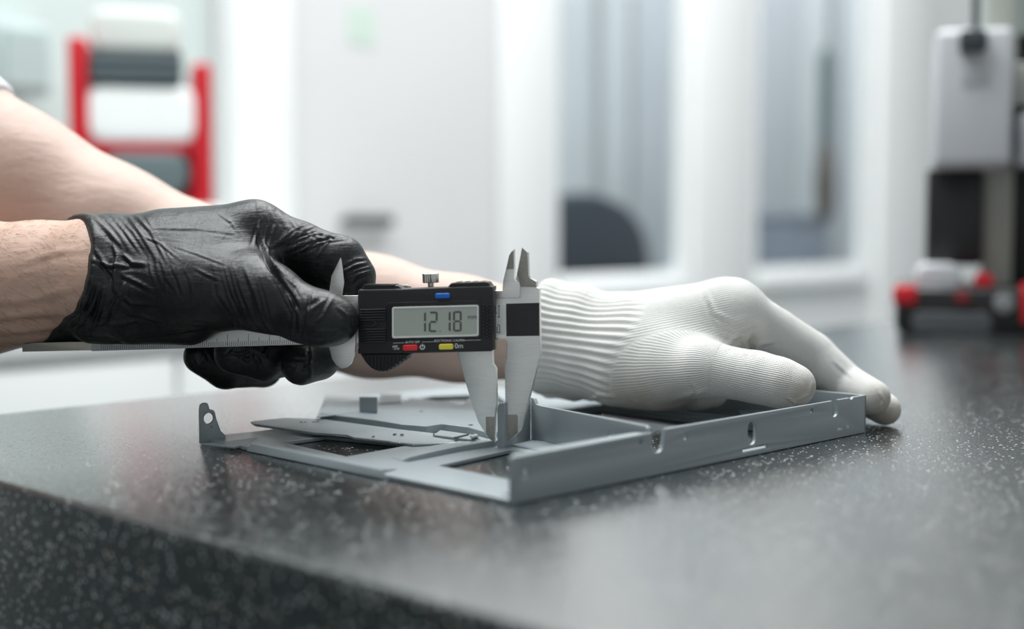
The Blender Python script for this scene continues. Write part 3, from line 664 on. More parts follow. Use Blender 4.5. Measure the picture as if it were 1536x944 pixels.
# screen surround, LCD, digits
cplate('screen_surround', prr(579.5, 452.6, 722.5, 511, 6), HF - .25, .5, M_black, .12)
fo, fi = prr(588, 459.5, 718, 506.5, 3), prr(590.6, 462, 715.6, 504, 2)
cplate('screen_bezel', fo, HF - .5, .5, M_white, .06, [fi])
lcd = cplate('lcd_screen', prr(590.2, 461.6, 716, 504.4, 1.5), HF - .36, .3, M_lcd, 0)
def seven(ch, x0, y0, x1, y1, t=3.0):
    on = {'0': 'abcdef', '1': 'bc', '2': 'abged', '8': 'abcdefg'}[ch]; ym = (y0 + y1) / 2; g_ = .9; out = []
    for s_ in on:
        if s_ in 'agd':
            y = {'a': y0, 'g': ym - t / 2, 'd': y1 - t}[s_]; out.append([(x0 + g_ + 1, y), (x1 - g_ - 1, y), (x1 - g_ - 2, y + t), (x0 + g_ + 2, y + t)] if s_ == 'a' else [(x0 + g_ + 2, y), (x1 - g_ - 2, y), (x1 - g_ - 1, y + t), (x0 + g_ + 1, y + t)])
        else:
            x = x0 if s_ in 'fe' else x1 - t; ya, yb = (y0 + g_, ym - g_) if s_ in 'fb' else (ym + g_, y1 - g_)
            out.append([(x, ya), (x + t, ya + 1.2), (x + t, yb - 1.2), (x, yb)] if s_ in 'fe' else [(x, ya + 1.2), (x + t, ya), (x + t, yb), (x, yb - 1.2)])
    return out
SHX = -.06
for ch_, x0, x1 in (('1', 627.5, 639), ('2', 643, 656.5), ('1', 664.5, 676), ('8', 679.5, 692.5)):
    bmj = bmesh.new()
    for poly in seven(ch_, x0, 467.8, x1, 498.8, 3.0):
        m_ = curve_mesh([c2(x, y - (x - 640) * .025, HF - .4) for x, y in poly], (), .06, 0); bmj.from_mesh(m_); bpy.data.meshes.remove(m_)
    bmj.transform(frame((0, HF - .40, 0), (1, 0, 0), (0, 0, 1))); me = bm_mesh(bmj); link('digit', me, M_seg, lcd)
cplate('decimal_point', circ(660, 497.2, .9, 10), HF - .43, .06, M_seg, 0, (), lcd)
def ctext(name, s_, px, py, size, m, y, parent=None):
    me = text_mesh(s_, size, .03); p = c2(px, py, y); me.transform(frame((p[0], y, p[1]), (1, 0, 0), (0, 0, 1))); return link(name, me, m, parent or cal)
ctext('unit_mark', 'mm', 708.5, 475.5, 2.4, M_seg, HF - .42, lcd)
# buttons and lettering
for nm, x0, y0, x1, y1, m in (('zero_button', 652.5, 440.8, 674.5, 448.4, M_blue), ('power_button', 604, 517.0, 626, 525.6, M_redb), ('unit_button', 658, 517.0, 679.5, 525.4, M_yel)):
    cplate(nm, prr(x0, y0, x1, y1, 2.6), HF - .9, 1.2, m, .3)
ctext('lettering', 'ABS', 592.5, 520.3, 1.25, M_white, HF - .04); ctext('lettering', 'on/off', 594.5, 523.6, .95, M_white, HF - .04)
ctext('lettering', '0m', 688.5, 519.3, 2.6, M_white, HF - .04)
p_ = [(633.5 + 4 * math.sin(t), 520.8 - 4 * math.cos(t)) for t in np.linspace(.5, 2 * PI - .5, 22)] + [(633.5 + 2.7 * math.sin(t), 520.8 - 2.7 * math.cos(t)) for t in np.linspace(2 * PI - .5, .5, 22)]
cplate('power_mark', p_, HF - .05, .08, M_white, 0); cplate('power_mark', [(632.9, 516), (634.2, 516), (634.2, 521), (632.9, 521)], HF - .05, .08, M_white, 0)
ctext('lettering', 'AUTO OFF', 619, 513.6, 1.15, M_white, HF - .28); ctext('lettering', 'ELECTRONIC CALIPER', 674, 511.2, 1.15, M_white, HF - .28)
ctext('lettering', '0', 680, 444.2, 1.6, M_dark, HF - .04)
for xa, xb, ya in ((590, 606, 515.0), (633, 655, 513.4), (694, 721, 511)):
    cplate('print_line', [(xa, ya - .4), (xb, ya - .4 - (xb - xa) * .025), (xb, ya + .1 - (xb - xa) * .025), (xa, ya + .1)], HF - .28, .06, M_white, 0)
# left grip ribs with arrow
for k, y in enumerate((459.5, 463.5, 467.5, 471.5, 475.2, 489.0, 493.0, 496.8, 500.6, 504.4, 508.2)):
    xe = 579 if k < 11 else 570
    cplate('grip_rib', prr(539.5, y + 2.2, xe - .8, y + 4.2, .9, 3), HF - .85, 1.1, M_black, .22)
cplate('grip_rib', prr(539.5, 481.2, 556, 483.2, .9, 3), HF - .55, .8, M_black, .22)
cplate('grip_rib', prr(539.5, 486.6, 556, 488.6, .9, 3), HF - .55, .8, M_black, .22)
cplate('arrow_mark', [(556, 480.6), (555, 477.2), (567.5, 485.0), (556, 493.6), (555, 490), (557, 488.6), (562, 485), (557, 481.6)], HF - .6, .8, M_black, .15)
for c_ in range(3):
    for r_ in range(10):
        x = 723.6 + c_ * 5.2; y = 457 + r_ * 5.1 + (c_ % 2) * 2.2
        cplate('grip_stud', [(x, y), (x + 3.6, y - .4), (x + 3.6, y + 2.4), (x, y + 2.8)], HF - .55, .8, M_black, .2)
# top details: ribbed ridge, battery cover, lock screw
cplate('ribbed_ridge', [(541, 434.5), (545, 428.5), (590, 427.2), (598, 429), (604, 433.4)], HF + .8, 5.5, M_black2, .4)
for k in range(15):
    x = 545 + k * 3.2; cplate('ridge_rib', [(x, 429.2), (x + .4, 426.7), (x + 1.7, 426.6), (x + 2.1, 429.2)], HF + .4, 6.2, M_black, .1)
cplate('battery_cover', [(671, 431), (676, 425.2), (680, 424), (727, 422.3), (732, 423.4), (736, 429)], HF + .3, 6.6, M_black, .5)
for k in range(4): cplate('cover_rib', [(684 + k * 12, 424.2 - k * .3), (684.6 + k * 12, 422.8 - k * .3), (690 + k * 12, 422.6 - k * .3), (690.6 + k * 12, 424 - k * .3)], HF + 1.2, 4.8, M_black2, .1)
cplate('spring_plate', [(598, 434), (603, 428.4), (611, 427.6), (616, 429.2), (618, 434)], 1.0, .6, M_chrome, .08)
def czp(px, py, y): 
    p = c2(px, py, y); return Vector((p[0] * .001, y * .001, p[1] * .001))
cyl('screw_stem', czp(646.5, 434, -1), czp(646.2, 422, -1), .00115, M_chrome, cal, None, 16)
nk = 44; a0, a1 = czp(646.2, 424.4, -1), czp(645.8, 410.2, -1)
kn = [((2.95 + (.13 if i % 2 else -.10)) * math.cos(2 * PI * i / nk), (2.95 + (.13 if i % 2 else -.10)) * math.sin(2 * PI * i / nk)) for i in range(nk)]
me = curve_mesh(kn, (), (a1 - a0).length * 1000, .25); Mk = (a1 - a0).to_track_quat('Z', 'Y').to_matrix().to_4x4() @ Matrix.Scale(.001, 4); Mk.translation = (a0 + a1) / 2; me.transform(Mk); auto_smooth(me, 20)
link('lock_screw_knob', me, M_chrome, cal)
# ribbed thumb wheel under the housing
cplate('thumb_wheel_cover', [(540, 531), (549, 545), (556, 552), (563, 556), (571, 557.5), (581, 556), (592, 549), (603, 541), (617, 531)], HF + 1.0, 6.5, M_black2, .5)
for k in range(12):
    x = 545 + k * 5.6; yb = np.interp(x, (540, 549, 556, 563, 571, 581, 592, 603, 617), (532, 545, 552, 556, 557.5, 556, 549, 541, 532))
    if yb > 535: cplate('wheel_rib', [(x, 532), (x + 2.4, 532), (x + 2.6, yb + .4), (x + .3, yb + .8)], HF + .3, 7.6, M_black, .25)
cplate('thumb_clip', [(738, 509.5), (744.5, 509.3), (745.4, 512), (744.5, 521.5), (738, 522)], HF + 4.5, 4.5, simple('brass_plate', (.42, .39, .30), .4, 1), .2)

# ------------------------------------------------------------------ implicit surfaces for arms and gloves
def seg_dist(X, Y, Z, a, b, ra, rb):
    a = np.asarray(a, np.float32); b = np.asarray(b, np.float32); d_ = b - a; L2_ = float(d_ @ d_) + 1e-9
    t = np.clip(((X - a[0]) * d_[0] + (Y - a[1]) * d_[1] + (Z - a[2]) * d_[2]) / L2_, 0, 1)
    return np.sqrt((X - a[0] - t * d_[0]) ** 2 + (Y - a[1] - t * d_[1]) ** 2 + (Z - a[2] - t * d_[2]) ** 2) - (ra + (rb - ra) * t)
class Field:
    def __init__(s, lo, hi, h):
        s.lo = np.array(lo, np.float32); s.h = h
        n = np.ceil((np.array(hi) - lo) / h).astype(int) + 1
        s.ax = [(lo[i] + h * np.arange(n[i])).astype(np.float32) for i in range(3)]; s.f = np.full(n, 50.0, np.float32)
    def _sl(s, lo, hi):
        r = []
        for i in range(3):
            a = int(np.clip((lo[i] - s.lo[i]) / s.h, 0, len(s.ax[i]))); b = int(np.clip((hi[i] - s.lo[i]) / s.h + 2, 0, len(s.ax[i]))); r.append(slice(a, b))
        return tuple(r)
    def add(s, a, b, ra, rb, k=4.0):
        a, b = np.asarray(a), np.asarray(b); m = max(ra, rb) + k + 6
        sl = s._sl(np.minimum(a, b) - m, np.maximum(a, b) + m)
        X, Y, Z = np.meshgrid(s.ax[0][sl[0]], s.ax[1][sl[1]], s.ax[2][sl[2]], indexing='ij', sparse=True)
        if 0 in [len(s.ax[i][sl[i]]) for i in range(3)]: return
        d_ = seg_dist(X, Y, Z, a, b, ra, rb); f = s.f[sl]
        h_ = np.maximum(k - np.abs(f - d_), 0) / k
        s.f[sl] = np.minimum(f, d_) - h_ * h_ * k * .25
    def grids(s): return np.meshgrid(*s.ax, indexing='ij', sparse=True)
    def clip(s, p, n):                 # keep the side where (x-p).n < 0
        X, Y, Z = s.grids(); s.f = np.maximum(s.f, (X - p[0]) * n[0] + (Y - p[1]) * n[1] + (Z - p[2]) * n[2]).astype(np.float32)
    def mesh(s):
        f = s.f; ins = f < 0; n = f.shape
        cnt = np.zeros((n[0] - 1, n[1] - 1, n[2] - 1), np.uint8)
        for i in (0, 1):
            for j in (0, 1):
                for k_ in (0, 1): cnt += ins[i:n[0] - 1 + i, j:n[1] - 1 + j, k_:n[2] - 1 + k_]
        act = (cnt > 0) & (cnt < 8); idx = np.full(act.shape, -1, np.int64); C = np.argwhere(act); idx[act] = np.arange(len(C))
        acc = np.zeros((len(C), 3)); num = np.zeros(len(C))
        corners = [(i, j, k_) for i in (0, 1) for j in (0, 1) for k_ in (0, 1)]
        for c0 in corners:
            for ax_ in range(3):
                if c0[ax_]: continue
                c1 = list(c0); c1[ax_] = 1
                f0 = f[C[:, 0] + c0[0], C[:, 1] + c0[1], C[:, 2] + c0[2]]; f1 = f[C[:, 0] + c1[0], C[:, 1] + c1[1], C[:, 2] + c1[2]]
                cr = (f0 < 0) != (f1 < 0); t = np.where(cr, f0 / np.where(cr, f0 - f1, 1), 0)
                p = np.array(c0, float)[None, :].repeat(len(C), 0); p[:, ax_] += t
                acc[cr] += p[cr]; num[cr] += 1
        V = s.lo + (C + acc / num[:, None]) * s.h
        Q = []
        for ax_ in range(3):
            o1, o2 = [(1, 2), (2, 0), (0, 1)][ax_]
            A_ = [slice(None)] * 3; B_ = [slice(None)] * 3; A_[ax_] = slice(0, -1); B_[ax_] = slice(1, None)
            ch_ = ins[tuple(A_)] != ins[tuple(B_)]; E_ = np.argwhere(ch_); flip = ins[tuple(A_)][ch_]
            ok = (E_[:, o1] > 0) & (E_[:, o2] > 0) & (E_[:, o1] < n[o1] - 1) & (E_[:, o2] < n[o2] - 1); E_ = E_[ok]; flip = flip[ok]
            def cell(d1, d2):
                c = E_.copy(); c[:, o1] -= d1; c[:, o2] -= d2; return idx[c[:, 0], c[:, 1], c[:, 2]]
            q_ = np.stack([cell(1, 1), cell(0, 1), cell(0, 0), cell(1, 0)], 1); q_[~flip] = q_[~flip][:, ::-1]; Q.append(q_)
        return V, np.concatenate(Q)
def to_mesh(V, Q, name='skin'):
    me = bpy.data.meshes.new(name); me.vertices.add(len(V)); me.vertices.foreach_set('co', (V * .001).astype(np.float32).ravel())
    me.loops.add(Q.size); me.loops.foreach_set('vertex_index', Q.astype(np.int32).ravel()); me.polygons.add(len(Q))
    me.polygons.foreach_set('loop_start', np.arange(0, Q.size, 4, dtype=np.int32)); me.update(calc_edges=True); me.validate()
    me.polygons.foreach_set('use_smooth', [True] * len(me.polygons)); return me
def smooth_sub(me, it=4, fac=.5, sub=1):
    o = bpy.data.objects.new('tmp', me); COL.objects.link(o)
    md = o.modifiers.new('s', 'SMOOTH'); md.iterations = it; md.factor = fac
    if sub:
        sb = o.modifiers.new('d', 'SUBSURF'); sb.levels = sub; sb.render_levels = sub
    dg = bpy.context.evaluated_depsgraph_get(); dg.update(); m2 = bpy.data.meshes.new_from_object(o.evaluated_get(dg))
    bpy.data.objects.remove(o); bpy.data.meshes.remove(me); return m2
def verts(me):
    a = np.empty(len(me.vertices) * 3, np.float32); me.vertices.foreach_get('co', a); return a.reshape(-1, 3).astype(np.float64) * 1000
def norms(me):
    a = np.empty(len(me.vertices) * 3, np.float32); me.vertices.foreach_get('normal', a); return a.reshape(-1, 3).astype(np.float64)
def setv(me, V): me.vertices.foreach_set('co', (V * .001).astype(np.float32).ravel()); me.update()
def attr(me, name, vals):
    a = me.attributes.new(name, 'FLOAT', 'POINT'); a.data.foreach_set('value', np.asarray(vals, np.float32))
def poly_d(x, y, pl):
    """signed distance to a polyline and position along it"""
    best = np.full(x.shape, 1e9); sgn = np.ones_like(x); tt = np.zeros_like(x); Ls = [math.dist(a, b) for a, b in zip(pl, pl[1:])]; tot = sum(Ls); acc = 0
    for (a, b), L_ in zip(zip(pl, pl[1:]), Ls):
        dx, dy = (b[0] - a[0]) / L_, (b[1] - a[1]) / L_; u = np.clip((x - a[0]) * dx + (y - a[1]) * dy, 0, L_)
        qx, qy = x - a[0] - u * dx, y - a[1] - u * dy; d_ = np.hypot(qx, qy); s_ = np.sign(dx * qy - dy * qx); m_ = d_ < best
        best[m_] = d_[m_]; sgn[m_] = s_[m_]; tt[m_] = ((acc + u) / tot)[m_]; acc += L_
    return best, sgn, tt
def folds(me, strokes):
    """raised creases along strokes on the side facing the camera; (polyline px, height mm, width px)"""
    V = verts(me); N = norms(me); cp = np.array((0, 0, HC)); vd = cp - V; vd /= np.linalg.norm(vd, axis=1)[:, None]
    fac = np.clip(((N * vd).sum(1) - .05) / .3, 0, 1); x, y = project(V); disp = np.zeros(len(V))
    for pl, A_, w in strokes:
        xs_, ys_ = [p[0] for p in pl], [p[1] for p in pl]
        m_ = (x > min(xs_) - 4 * w) & (x < max(xs_) + 4 * w) & (y > min(ys_) - 4 * w) & (y < max(ys_) + 4 * w) & (fac > 0)
        d_, s_, t = poly_d(x[m_], y[m_], pl); env = np.sin(np.clip(t, .02, .98) * PI) ** .6
        q_ = d_ * s_ / w; disp[m_] += 1.35 * A_ * env * (np.exp(-q_ * q_) - .8 * np.exp(-(q_ - 1.7) ** 2))
    V += N * (disp * fac)[:, None]; setv(me, V)

# ------------------------------------------------------------------ person with the black glove
def hand_black(F, g=0.0):
    """left hand gripping the beam, thumb towards the camera; g shrinks it"""
    P = lambda px, py, y: cl(px, py, y)
    wr = P(120, 415, 8); 
    def A(a, b, ra, rb, k): F.add(a, b, ra - g, rb - g, k)
    A(P(60, 422, 8), P(150, 408, 4), 22.5, 20.5, 6)
    imc, mmc, rmc, pmc = P(382, 346, 14), P(378, 362, 28), P(360, 392, 42), P(335, 430, 54)
    for a, b, ra, rb in ((P(150, 402, 6), imc, 19.5, 11.2), (P(150, 410, 16), mmc, 18, 11.5), (P(150, 425, 24), rmc, 17, 11), (P(150, 440, 28), pmc, 16, 10),
                         (P(160, 436, 0), P(290, 432, -5), 19, 16.6), (P(290, 432, -5), P(370, 432, -9), 16.6, 13.8), (P(250, 385, 4), P(345, 378, 8), 16, 13.5), (P(230, 468, 10), P(310, 462, 14), 12, 9)):
        A(a, b, ra, rb, 9)
    # web between thumb and index
    A(P(340, 395, 1), P(392, 400, 2), 12, 6.5, 8)
    # thumb
    tm, ti, tt = P(402, 447, -12), P(456, 472, -14), P(503, 482, -13)
    A(P(345, 434, -7), tm, 14.5, 12.6, 5); A(tm, ti, 12.6, 10.2, 4); A(ti, P(485, 479, -14), 10.3, 10.0, 3); A(P(485, 479, -14), tt, 10.0, 8.8, 3)
    # index
    A(imc, P(448, 370, 15), 11.2, 9.6, 5); A(P(448, 370, 15), P(511, 391, 13), 9.6, 9.3, 3); A(P(511, 391, 13), P(530, 416, 12), 9.2, 8.2, 3); A(P(530, 416, 12), P(533, 440, 11), 8.2, 7.2, 3)
    # middle, ring, little finger curl under the beam
    for pts in (((mmc, 11), (P(486, 415, 32), 9.6), (P(505, 492, 26), 8.8), (P(478, 538, 11), 8.2), (P(452, 548, 5), 7.9)),
                ((rmc, 10.5), (P(470, 460, 46), 9.2), (P(455, 528, 34), 8.6), (P(398, 540, 14), 8.4), (P(352, 530, 6), 8.2)),
                ((pmc, 9.5), (P(415, 500, 52), 8.2), (P(395, 553, 40), 7.7), (P(338, 555, 24), 7.7), (P(302, 535, 17), 7.2))):
        for i, ((a, ra), (b, rb)) in enumerate(zip(pts, pts[1:])): A(a, b, ra, rb, 6 if i == 0 else 1.6)
person1 = None
def lohi(pts, m): p = np.array(pts); return p.min(0) - m, p.max(0) + m
corn = [cl(x, y, d_) for x in (40, 590) for y in (280, 600) for d_ in (-35, 70)]
# body: forearm, wrist and hand in one surface
lo, hi = lohi([cl(-420, 480, 12)] + corn, 36)
Fb = Field(lo, hi, 1.6)
arm = [(cl(-400, 468, 14), 36), (cl(-200, 450, 12), 32), (cl(-40, 432, 10), 26.5), (cl(60, 424, 9), 23.2), (cl(125, 415, 8), 21)]
for (a, ra), (b, rb) in zip(arm, arm[1:]): Fb.add(a, b, ra, rb, 8)
arm2 = [(cl(-400, 480, 30), 33), (cl(-40, 445, 22), 22), (cl(125, 425, 18), 18)]
for (a, ra), (b, rb) in zip(arm2, arm2[1:]): Fb.add(a, b, ra, rb, 8)
hand_black(Fb, 1.9)
Vb, Qb = Fb.mesh(); me = smooth_sub(to_mesh(Vb, Qb), 3, .5, 0)
# tendons and veins near the wrist
folds(me, [([(-60, 455), (40, 452), (120, 430)], .5, 5), ([(-40, 480), (50, 470), (105, 470)], .6, 6), ([(20, 400), (80, 380), (130, 372)], .3, 4), ([(0, 500), (60, 494), (95, 488)], .4, 4)])
body1 = link('person', me, M_skin1, None, True)
tag(body1, 'person at far left, bare hairy forearm and black-gloved hand gripping the caliper', 'person')
# hairs on the forearm
Vv, Nn = verts(me), norms(me); x_, y_ = project(Vv); vd = np.array((0, 0, HC)) - Vv; vd /= np.linalg.norm(vd, axis=1)[:, None]
cand = np.where((x_ > -20) & (x_ < 128) & ((Nn * vd).sum(1) > -.1) & (y_ < 520))[0]
pick = np.random.choice(cand, 520)
hv, hf = [], []
for i in pick:
    p = Vv[i]; n = Nn[i]; t = EX * (.7 + .5 * random.random()) - EZ * random.uniform(.1, .9) + EY * random.uniform(-.3, .3); t -= n * (t @ n); t /= np.linalg.norm(t)
    L_ = random.uniform(3.5, 8.5); s_ = np.cross(t, n); pts = [p - n * .2, p + t * L_ * .4 + n * .55, p + t * L_ * .75 + n * .6 + s_ * L_ * .08, p + t * L_ + n * .35 + s_ * L_ * .2]
    base = len(hv)
    for j, c in enumerate(pts):
        r = .038 * (1 - j / 3.6)
        hv += [c + s_ * r, c - s_ * r, c + n * r * 1.4]
    for j in range(3):
        for k_ in range(3):
            a, b = base + j * 3 + k_, base + j * 3 + (k_ + 1) % 3; hf.append((a, b, b + 3, a + 3))
hm = bpy.data.meshes.new('hair'); hm.from_pydata([tuple(v * .001) for v in hv], [], hf); link('arm_hair', hm, M_hair, body1, True, 'stuff')
# glove
lo, hi = lohi(corn, 14)
Fg = Field(lo, hi, .95); hand_black(Fg, 0)
# loose cuff
for (a, ra), (b, rb) in zip([(cl(60, 424, 9), 24.8), (cl(120, 416, 8), 23.0), (cl(165, 410, 6), 21.6)], [(cl(120, 416, 8), 23.0), (cl(165, 410, 6), 21.6), (cl(230, 420, 4), 20.5)]): Fg.add(a, b, ra, rb, 4)
Fg.add(cl(75, 496, 6), cl(140, 488, 6), 4.6, 7, 6); Fg.add(cl(140, 488, -4), cl(285, 491, -6), 6.5, 6.6, 6)
Fg.add(cl(60, 430, 20), cl(150, 420, 18), 23, 20, 5)
c0, c1, c3 = cl(112, 320, 9), cl(58, 515, 6), cl(141, 392, -18); nn = np.cross(c1 - c0, c3 - c0); nn /= np.linalg.norm(nn)
if nn @ EX > 0: nn = -nn
Fg.clip((c0 + c1) / 2, nn)
Vg, Qg = Fg.mesh(); me = smooth_sub(to_mesh(Vg, Qg, 'glove'), 3, .5, 1)
rnd = random.Random(11)
ST = []
# creases over the index finger (diagonal, from knuckle to the bend)
for k in range(9):
    f_ = k / 8; x = 384 + 92 * f_; ST.append(([(x, 304 + 44 * f_), (x + 6 + 10 * f_, 330 + 30 * f_), (x - 2 + 4 * f_, 372 + 16 * f_)], .34, 2.6))
for k in range(9):
    f_ = k / 8; ST.append(([(404 + 40 * f_, 372 + 8 * f_), (440 + 44 * f_, 346 + 18 * f_), (470 + 52 * f_, 332 + 24 * f_)], .30, 2.4))
for k in range(5):
    f_ = k / 4; ST.append(([(508 + 12 * f_, 404 + 22 * f_), (532 + 6 * f_, 392 + 22 * f_), (552 + 6 * f_, 388 + 22 * f_)], .38, 2.4))
# web and thumb base: long curved creases
for k in range(8):
    f_ = k / 7; ST.append(([(384 + 8 * f_, 332 + 22 * f_), (398 + 12 * f_, 392 + 8 * f_), (424 + 16 * f_, 430), (440 + 22 * f_, 470 - 6 * f_), (436 + 26 * f_, 505 - 6 * f_)], .30, 2.5))
for k in range(9):
    f_ = k / 8; ST.append(([(318 + 70 * f_, 392 + 8 * f_), (334 + 64 * f_, 440), (352 + 56 * f_, 478), (360 + 66 * f_, 502 - 4 * f_)], .24 + .12 * rnd.random(), 2.6))
# thumb tip folds
ST += [([(444, 452), (448, 474), (452, 500)], .5, 2.6), ([(455, 446), (462, 470), (458, 505)], .45, 2.4), ([(468, 440), (464, 456), (458, 476)], .6, 2.6), ([(486, 450), (474, 466), (464, 478)], .6, 2.8), ([(497, 452), (488, 472), (474, 486)], .5, 2.4), ([(508, 458), (520, 474), (526, 494)], .5, 2.4), ([(470, 500), (496, 498), (520, 494)], .3, 2.6)]
# back of the hand: faint straight creases
ST += [([(236, 336), (300, 346), (352, 356)], .22, 2.2), ([(258, 370), (300, 382), (345, 398)], .22, 2.0), ([(290, 404), (315, 412), (338, 424)], .25, 2.0), ([(210, 352), (240, 366), (268, 390)], .2, 2.2), ([(330, 320), (342, 332), (358, 346)], .18, 2)]
for k in range(7): ST.append(([(222 + 9 * k, 384 + 3 * k), (228 + 9 * k, 410 + 2 * k), (236 + 9 * k, 440)], .20, 2.2))
# gathered cuff
for k in range(7):
    f_ = k / 6; ST.append(([(142 + 12 * k, 324 - k), (164 + 12 * k, 348), (186 + 13 * k, 372 + 4 * k)], .42 - .04 * k, 3.2))
ST += [([(142, 372), (158, 392), (176, 424)], .8, 3.6), ([(168, 360), (174, 384), (176, 420), (170, 452)], .9, 3.6), ([(140, 388), (166, 396), (200, 400)], .6, 3), ([(184, 378), (200, 394), (222, 398)], .7, 3), ([(150, 430), (140, 462), (112, 498)], .9, 4), ([(162, 436), (152, 470), (136, 496)], .9, 4), ([(186, 420), (176, 454), (164, 486)], .8, 4),
       ([(180, 410), (206, 426), (232, 440)], .6, 3), ([(176, 440), (200, 456), (240, 462)], .5, 3), ([(150, 490), (180, 488), (204, 484)], .9, 3), ([(196, 476), (216, 472), (232, 478)], .6, 3), ([(180, 508), (230, 502), (300, 494)], .5, 3), ([(130, 506), (160, 502), (190, 512)], .6, 3), ([(128, 440), (122, 470), (100, 500)], .7, 3.4)]
# fingertips below the beam
for bx_, by_ in ((350, 522), (368, 536), (446, 544), (466, 540), (310, 540), (392, 536)):
    for j in range(3):
        a_ = rnd.uniform(0, PI); L_ = rnd.uniform(9, 17); ox, oy = bx_ + rnd.uniform(-12, 12), by_ + rnd.uniform(-10, 10)
        ST.append(([(ox - L_ * math.cos(a_), oy - L_ * math.sin(a_)), (ox + 3, oy + 2), (ox + L_ * math.cos(a_), oy + L_ * math.sin(a_))], .42, 2.6))
ST = [([(p[0] + rnd.gauss(0, 2.2), p[1] + rnd.gauss(0, 2.2)) for p in pl], A_ * rnd.uniform(.55, 1.35), w * rnd.uniform(.75, 1.2)) for pl, A_, w in ST]
folds(me, ST)
# rolled beads and random crumple on the cuff
V = verts(me); N = norms(me); dpl = (V - (c0 + c1) / 2) @ (-nn); cu_ = np.exp(-(dpl / 1.5) ** 2)
wv = np.clip(1 - dpl / 26, 0, 1)
V += N * (cu_ * .7 + wv * .35 * (np.sin(V[:, 2] * .55 + V[:, 0] * .35) * np.sin(V[:, 0] * .3 - V[:, 2] * .21 + V[:, 1] * .2)))[:, None]; setv(me, V)
gl1 = link('glove', me, M_nit, body1, True, label='black nitrile glove with a crumpled cuff')

# ------------------------------------------------------------------ person with the white glove
def hand_white(F, g=0.0):
    P = at
    def A(a, b, ra, rb, k): F.add(a, b, ra - g, rb - g, k)
    im, mm, rm_, pm = P(1098, 466, 568), P(1088, 464, 586), P(1062, 474, 604), P(1030, 492, 618)
    A(P(800, 506, 603), P(900, 522, 596), 21.0, 19.4, 6)
    for a, b, ra, rb in ((P(890, 518, 594), im, 18.6, 12.8), (P(890, 516, 602), mm, 18.6, 13), (P(890, 515, 610), rm_, 17, 12), (P(890, 525, 612), pm, 16, 11),
                         (P(890, 530, 590), P(985, 560, 568), 18, 13.2), (P(960, 530, 578), P(1060, 500, 574), 19, 15), (P(930, 565, 580), P(1010, 575, 572), 11, 10)):
        A(a, b, ra, rb, 9)
    A(P(985, 558, 568), P(1056, 553, 550), 13.4, 11.6, 6); A(P(1056, 553, 550), P(1135, 566, 541), 11.4, 10.0, 3); A(P(1135, 566, 541), P(1168, 574, 537), 10.0, 9.6, 3); A(P(1168, 574, 537), P(1191, 579, 535), 9.6, 8.6, 3)
    A(P(1010, 535, 566), P(1070, 520, 566), 13, 9, 8)
    for i, pts in enumerate((((im, 12.4), (P(1160, 500, 576), 11.0), (P(1216, 533, 580), 10.2), (P(1268, 577, 576), 8.8), (P(1309, 596, 562), 7.4)),
                ((mm, 12), (P(1222, 536, 596), 9.8), (P(1284, 588, 592), 8.2), (P(1327, 614, 571), 6.9)),
                ((rm_, 11), (P(1190, 545, 612), 9.2), (P(1232, 580, 612), 8.0), (P(1262, 601, 600), 6.6)),
                ((pm, 10), (P(1078, 556, 588), 8.0), (P(1068, 588, 586), 7.0), (P(1043, 596, 584), 6.3)))):
        for j, ((a, ra), (b, rb)) in enumerate(zip(pts, pts[1:])): A(a, b, ra, rb, 6 if j == 0 else .9)
hp = [at(x, y, d_) for x in (790, 1360) for y in (400, 660) for d_ in (525, 640)]
lo, hi = lohi([at(-330, 50, 610), at(-330, 50, 640)] + hp, 48); 
Fb = Field(lo, hi, 1.9)
arm = [(at(-320, 50, 632), 44), (at(-120, 198, 636), 39), (at(20, 283, 638), 36), (at(160, 355, 638), 33.5), (at(300, 414, 636), 31.5), (at(430, 446, 632), 29.5), (at(560, 475, 626), 27.2), (at(690, 493, 616), 23), (at(800, 504, 606), 20)]
for (a, ra), (b, rb) in zip(arm, arm[1:]): Fb.add(a, b, ra, rb, 8)
hand_white(Fb, 2.2)
Vb, Qb = Fb.mesh(); me = smooth_sub(to_mesh(Vb, Qb), 3, .5, 0)
body2 = link('person', me, M_skin2, None, True)
tag(body2, 'person reaching in behind, short white sleeve, bare arm and white-gloved hand on the tray', 'person')
# sleeve
Fs = Field(*lohi([at(-320, 40, 632), at(20, 240, 640)], 52), 2.0)
for (a, ra), (b, rb) in zip(arm[:3], arm[1:3]): Fs.add(a, b, ra + 2.6, rb + 3.2, 6)
e_ = arm[2][0] - arm[1][0]; e_ /= np.linalg.norm(e_); Fs.clip(at(-40, 200, 636), e_ * .97 + np.array((0, 0, -.10)))
Vs, Qs = Fs.mesh(); me = smooth_sub(to_mesh(Vs, Qs, 'sleeve'), 2, .5, 0); link('sleeve', me, M_sleeve, body2, True, label='white cotton short sleeve')
# knitted glove
lo, hi = lohi(hp, 12); Fg = Field(lo, hi, 1.0); hand_white(Fg, 0)
cuff = [(at(812, 506, 604), 23.6), (at(826, 506, 603), 24.4), (at(843, 509, 601), 22.6), (at(862, 511, 600), 23.4), (at(878, 516, 599), 21.8), (at(900, 522, 597), 19.6)]
for (a, ra), (b, rb) in zip(cuff, cuff[1:]): Fg.add(a, b, ra, rb, 3)
Fg.add(at(824, 590, 600), at(862, 592, 598), 2.5, 2.5, 3)
ce = cuff[2][0] - cuff[0][0]; ce /= np.linalg.norm(ce); Fg.clip(at(811, 506, 604), -ce)
Vg, Qg = Fg.mesh(); me = smooth_sub(to_mesh(Vg, Qg, 'knit'), 3, .5, 1)
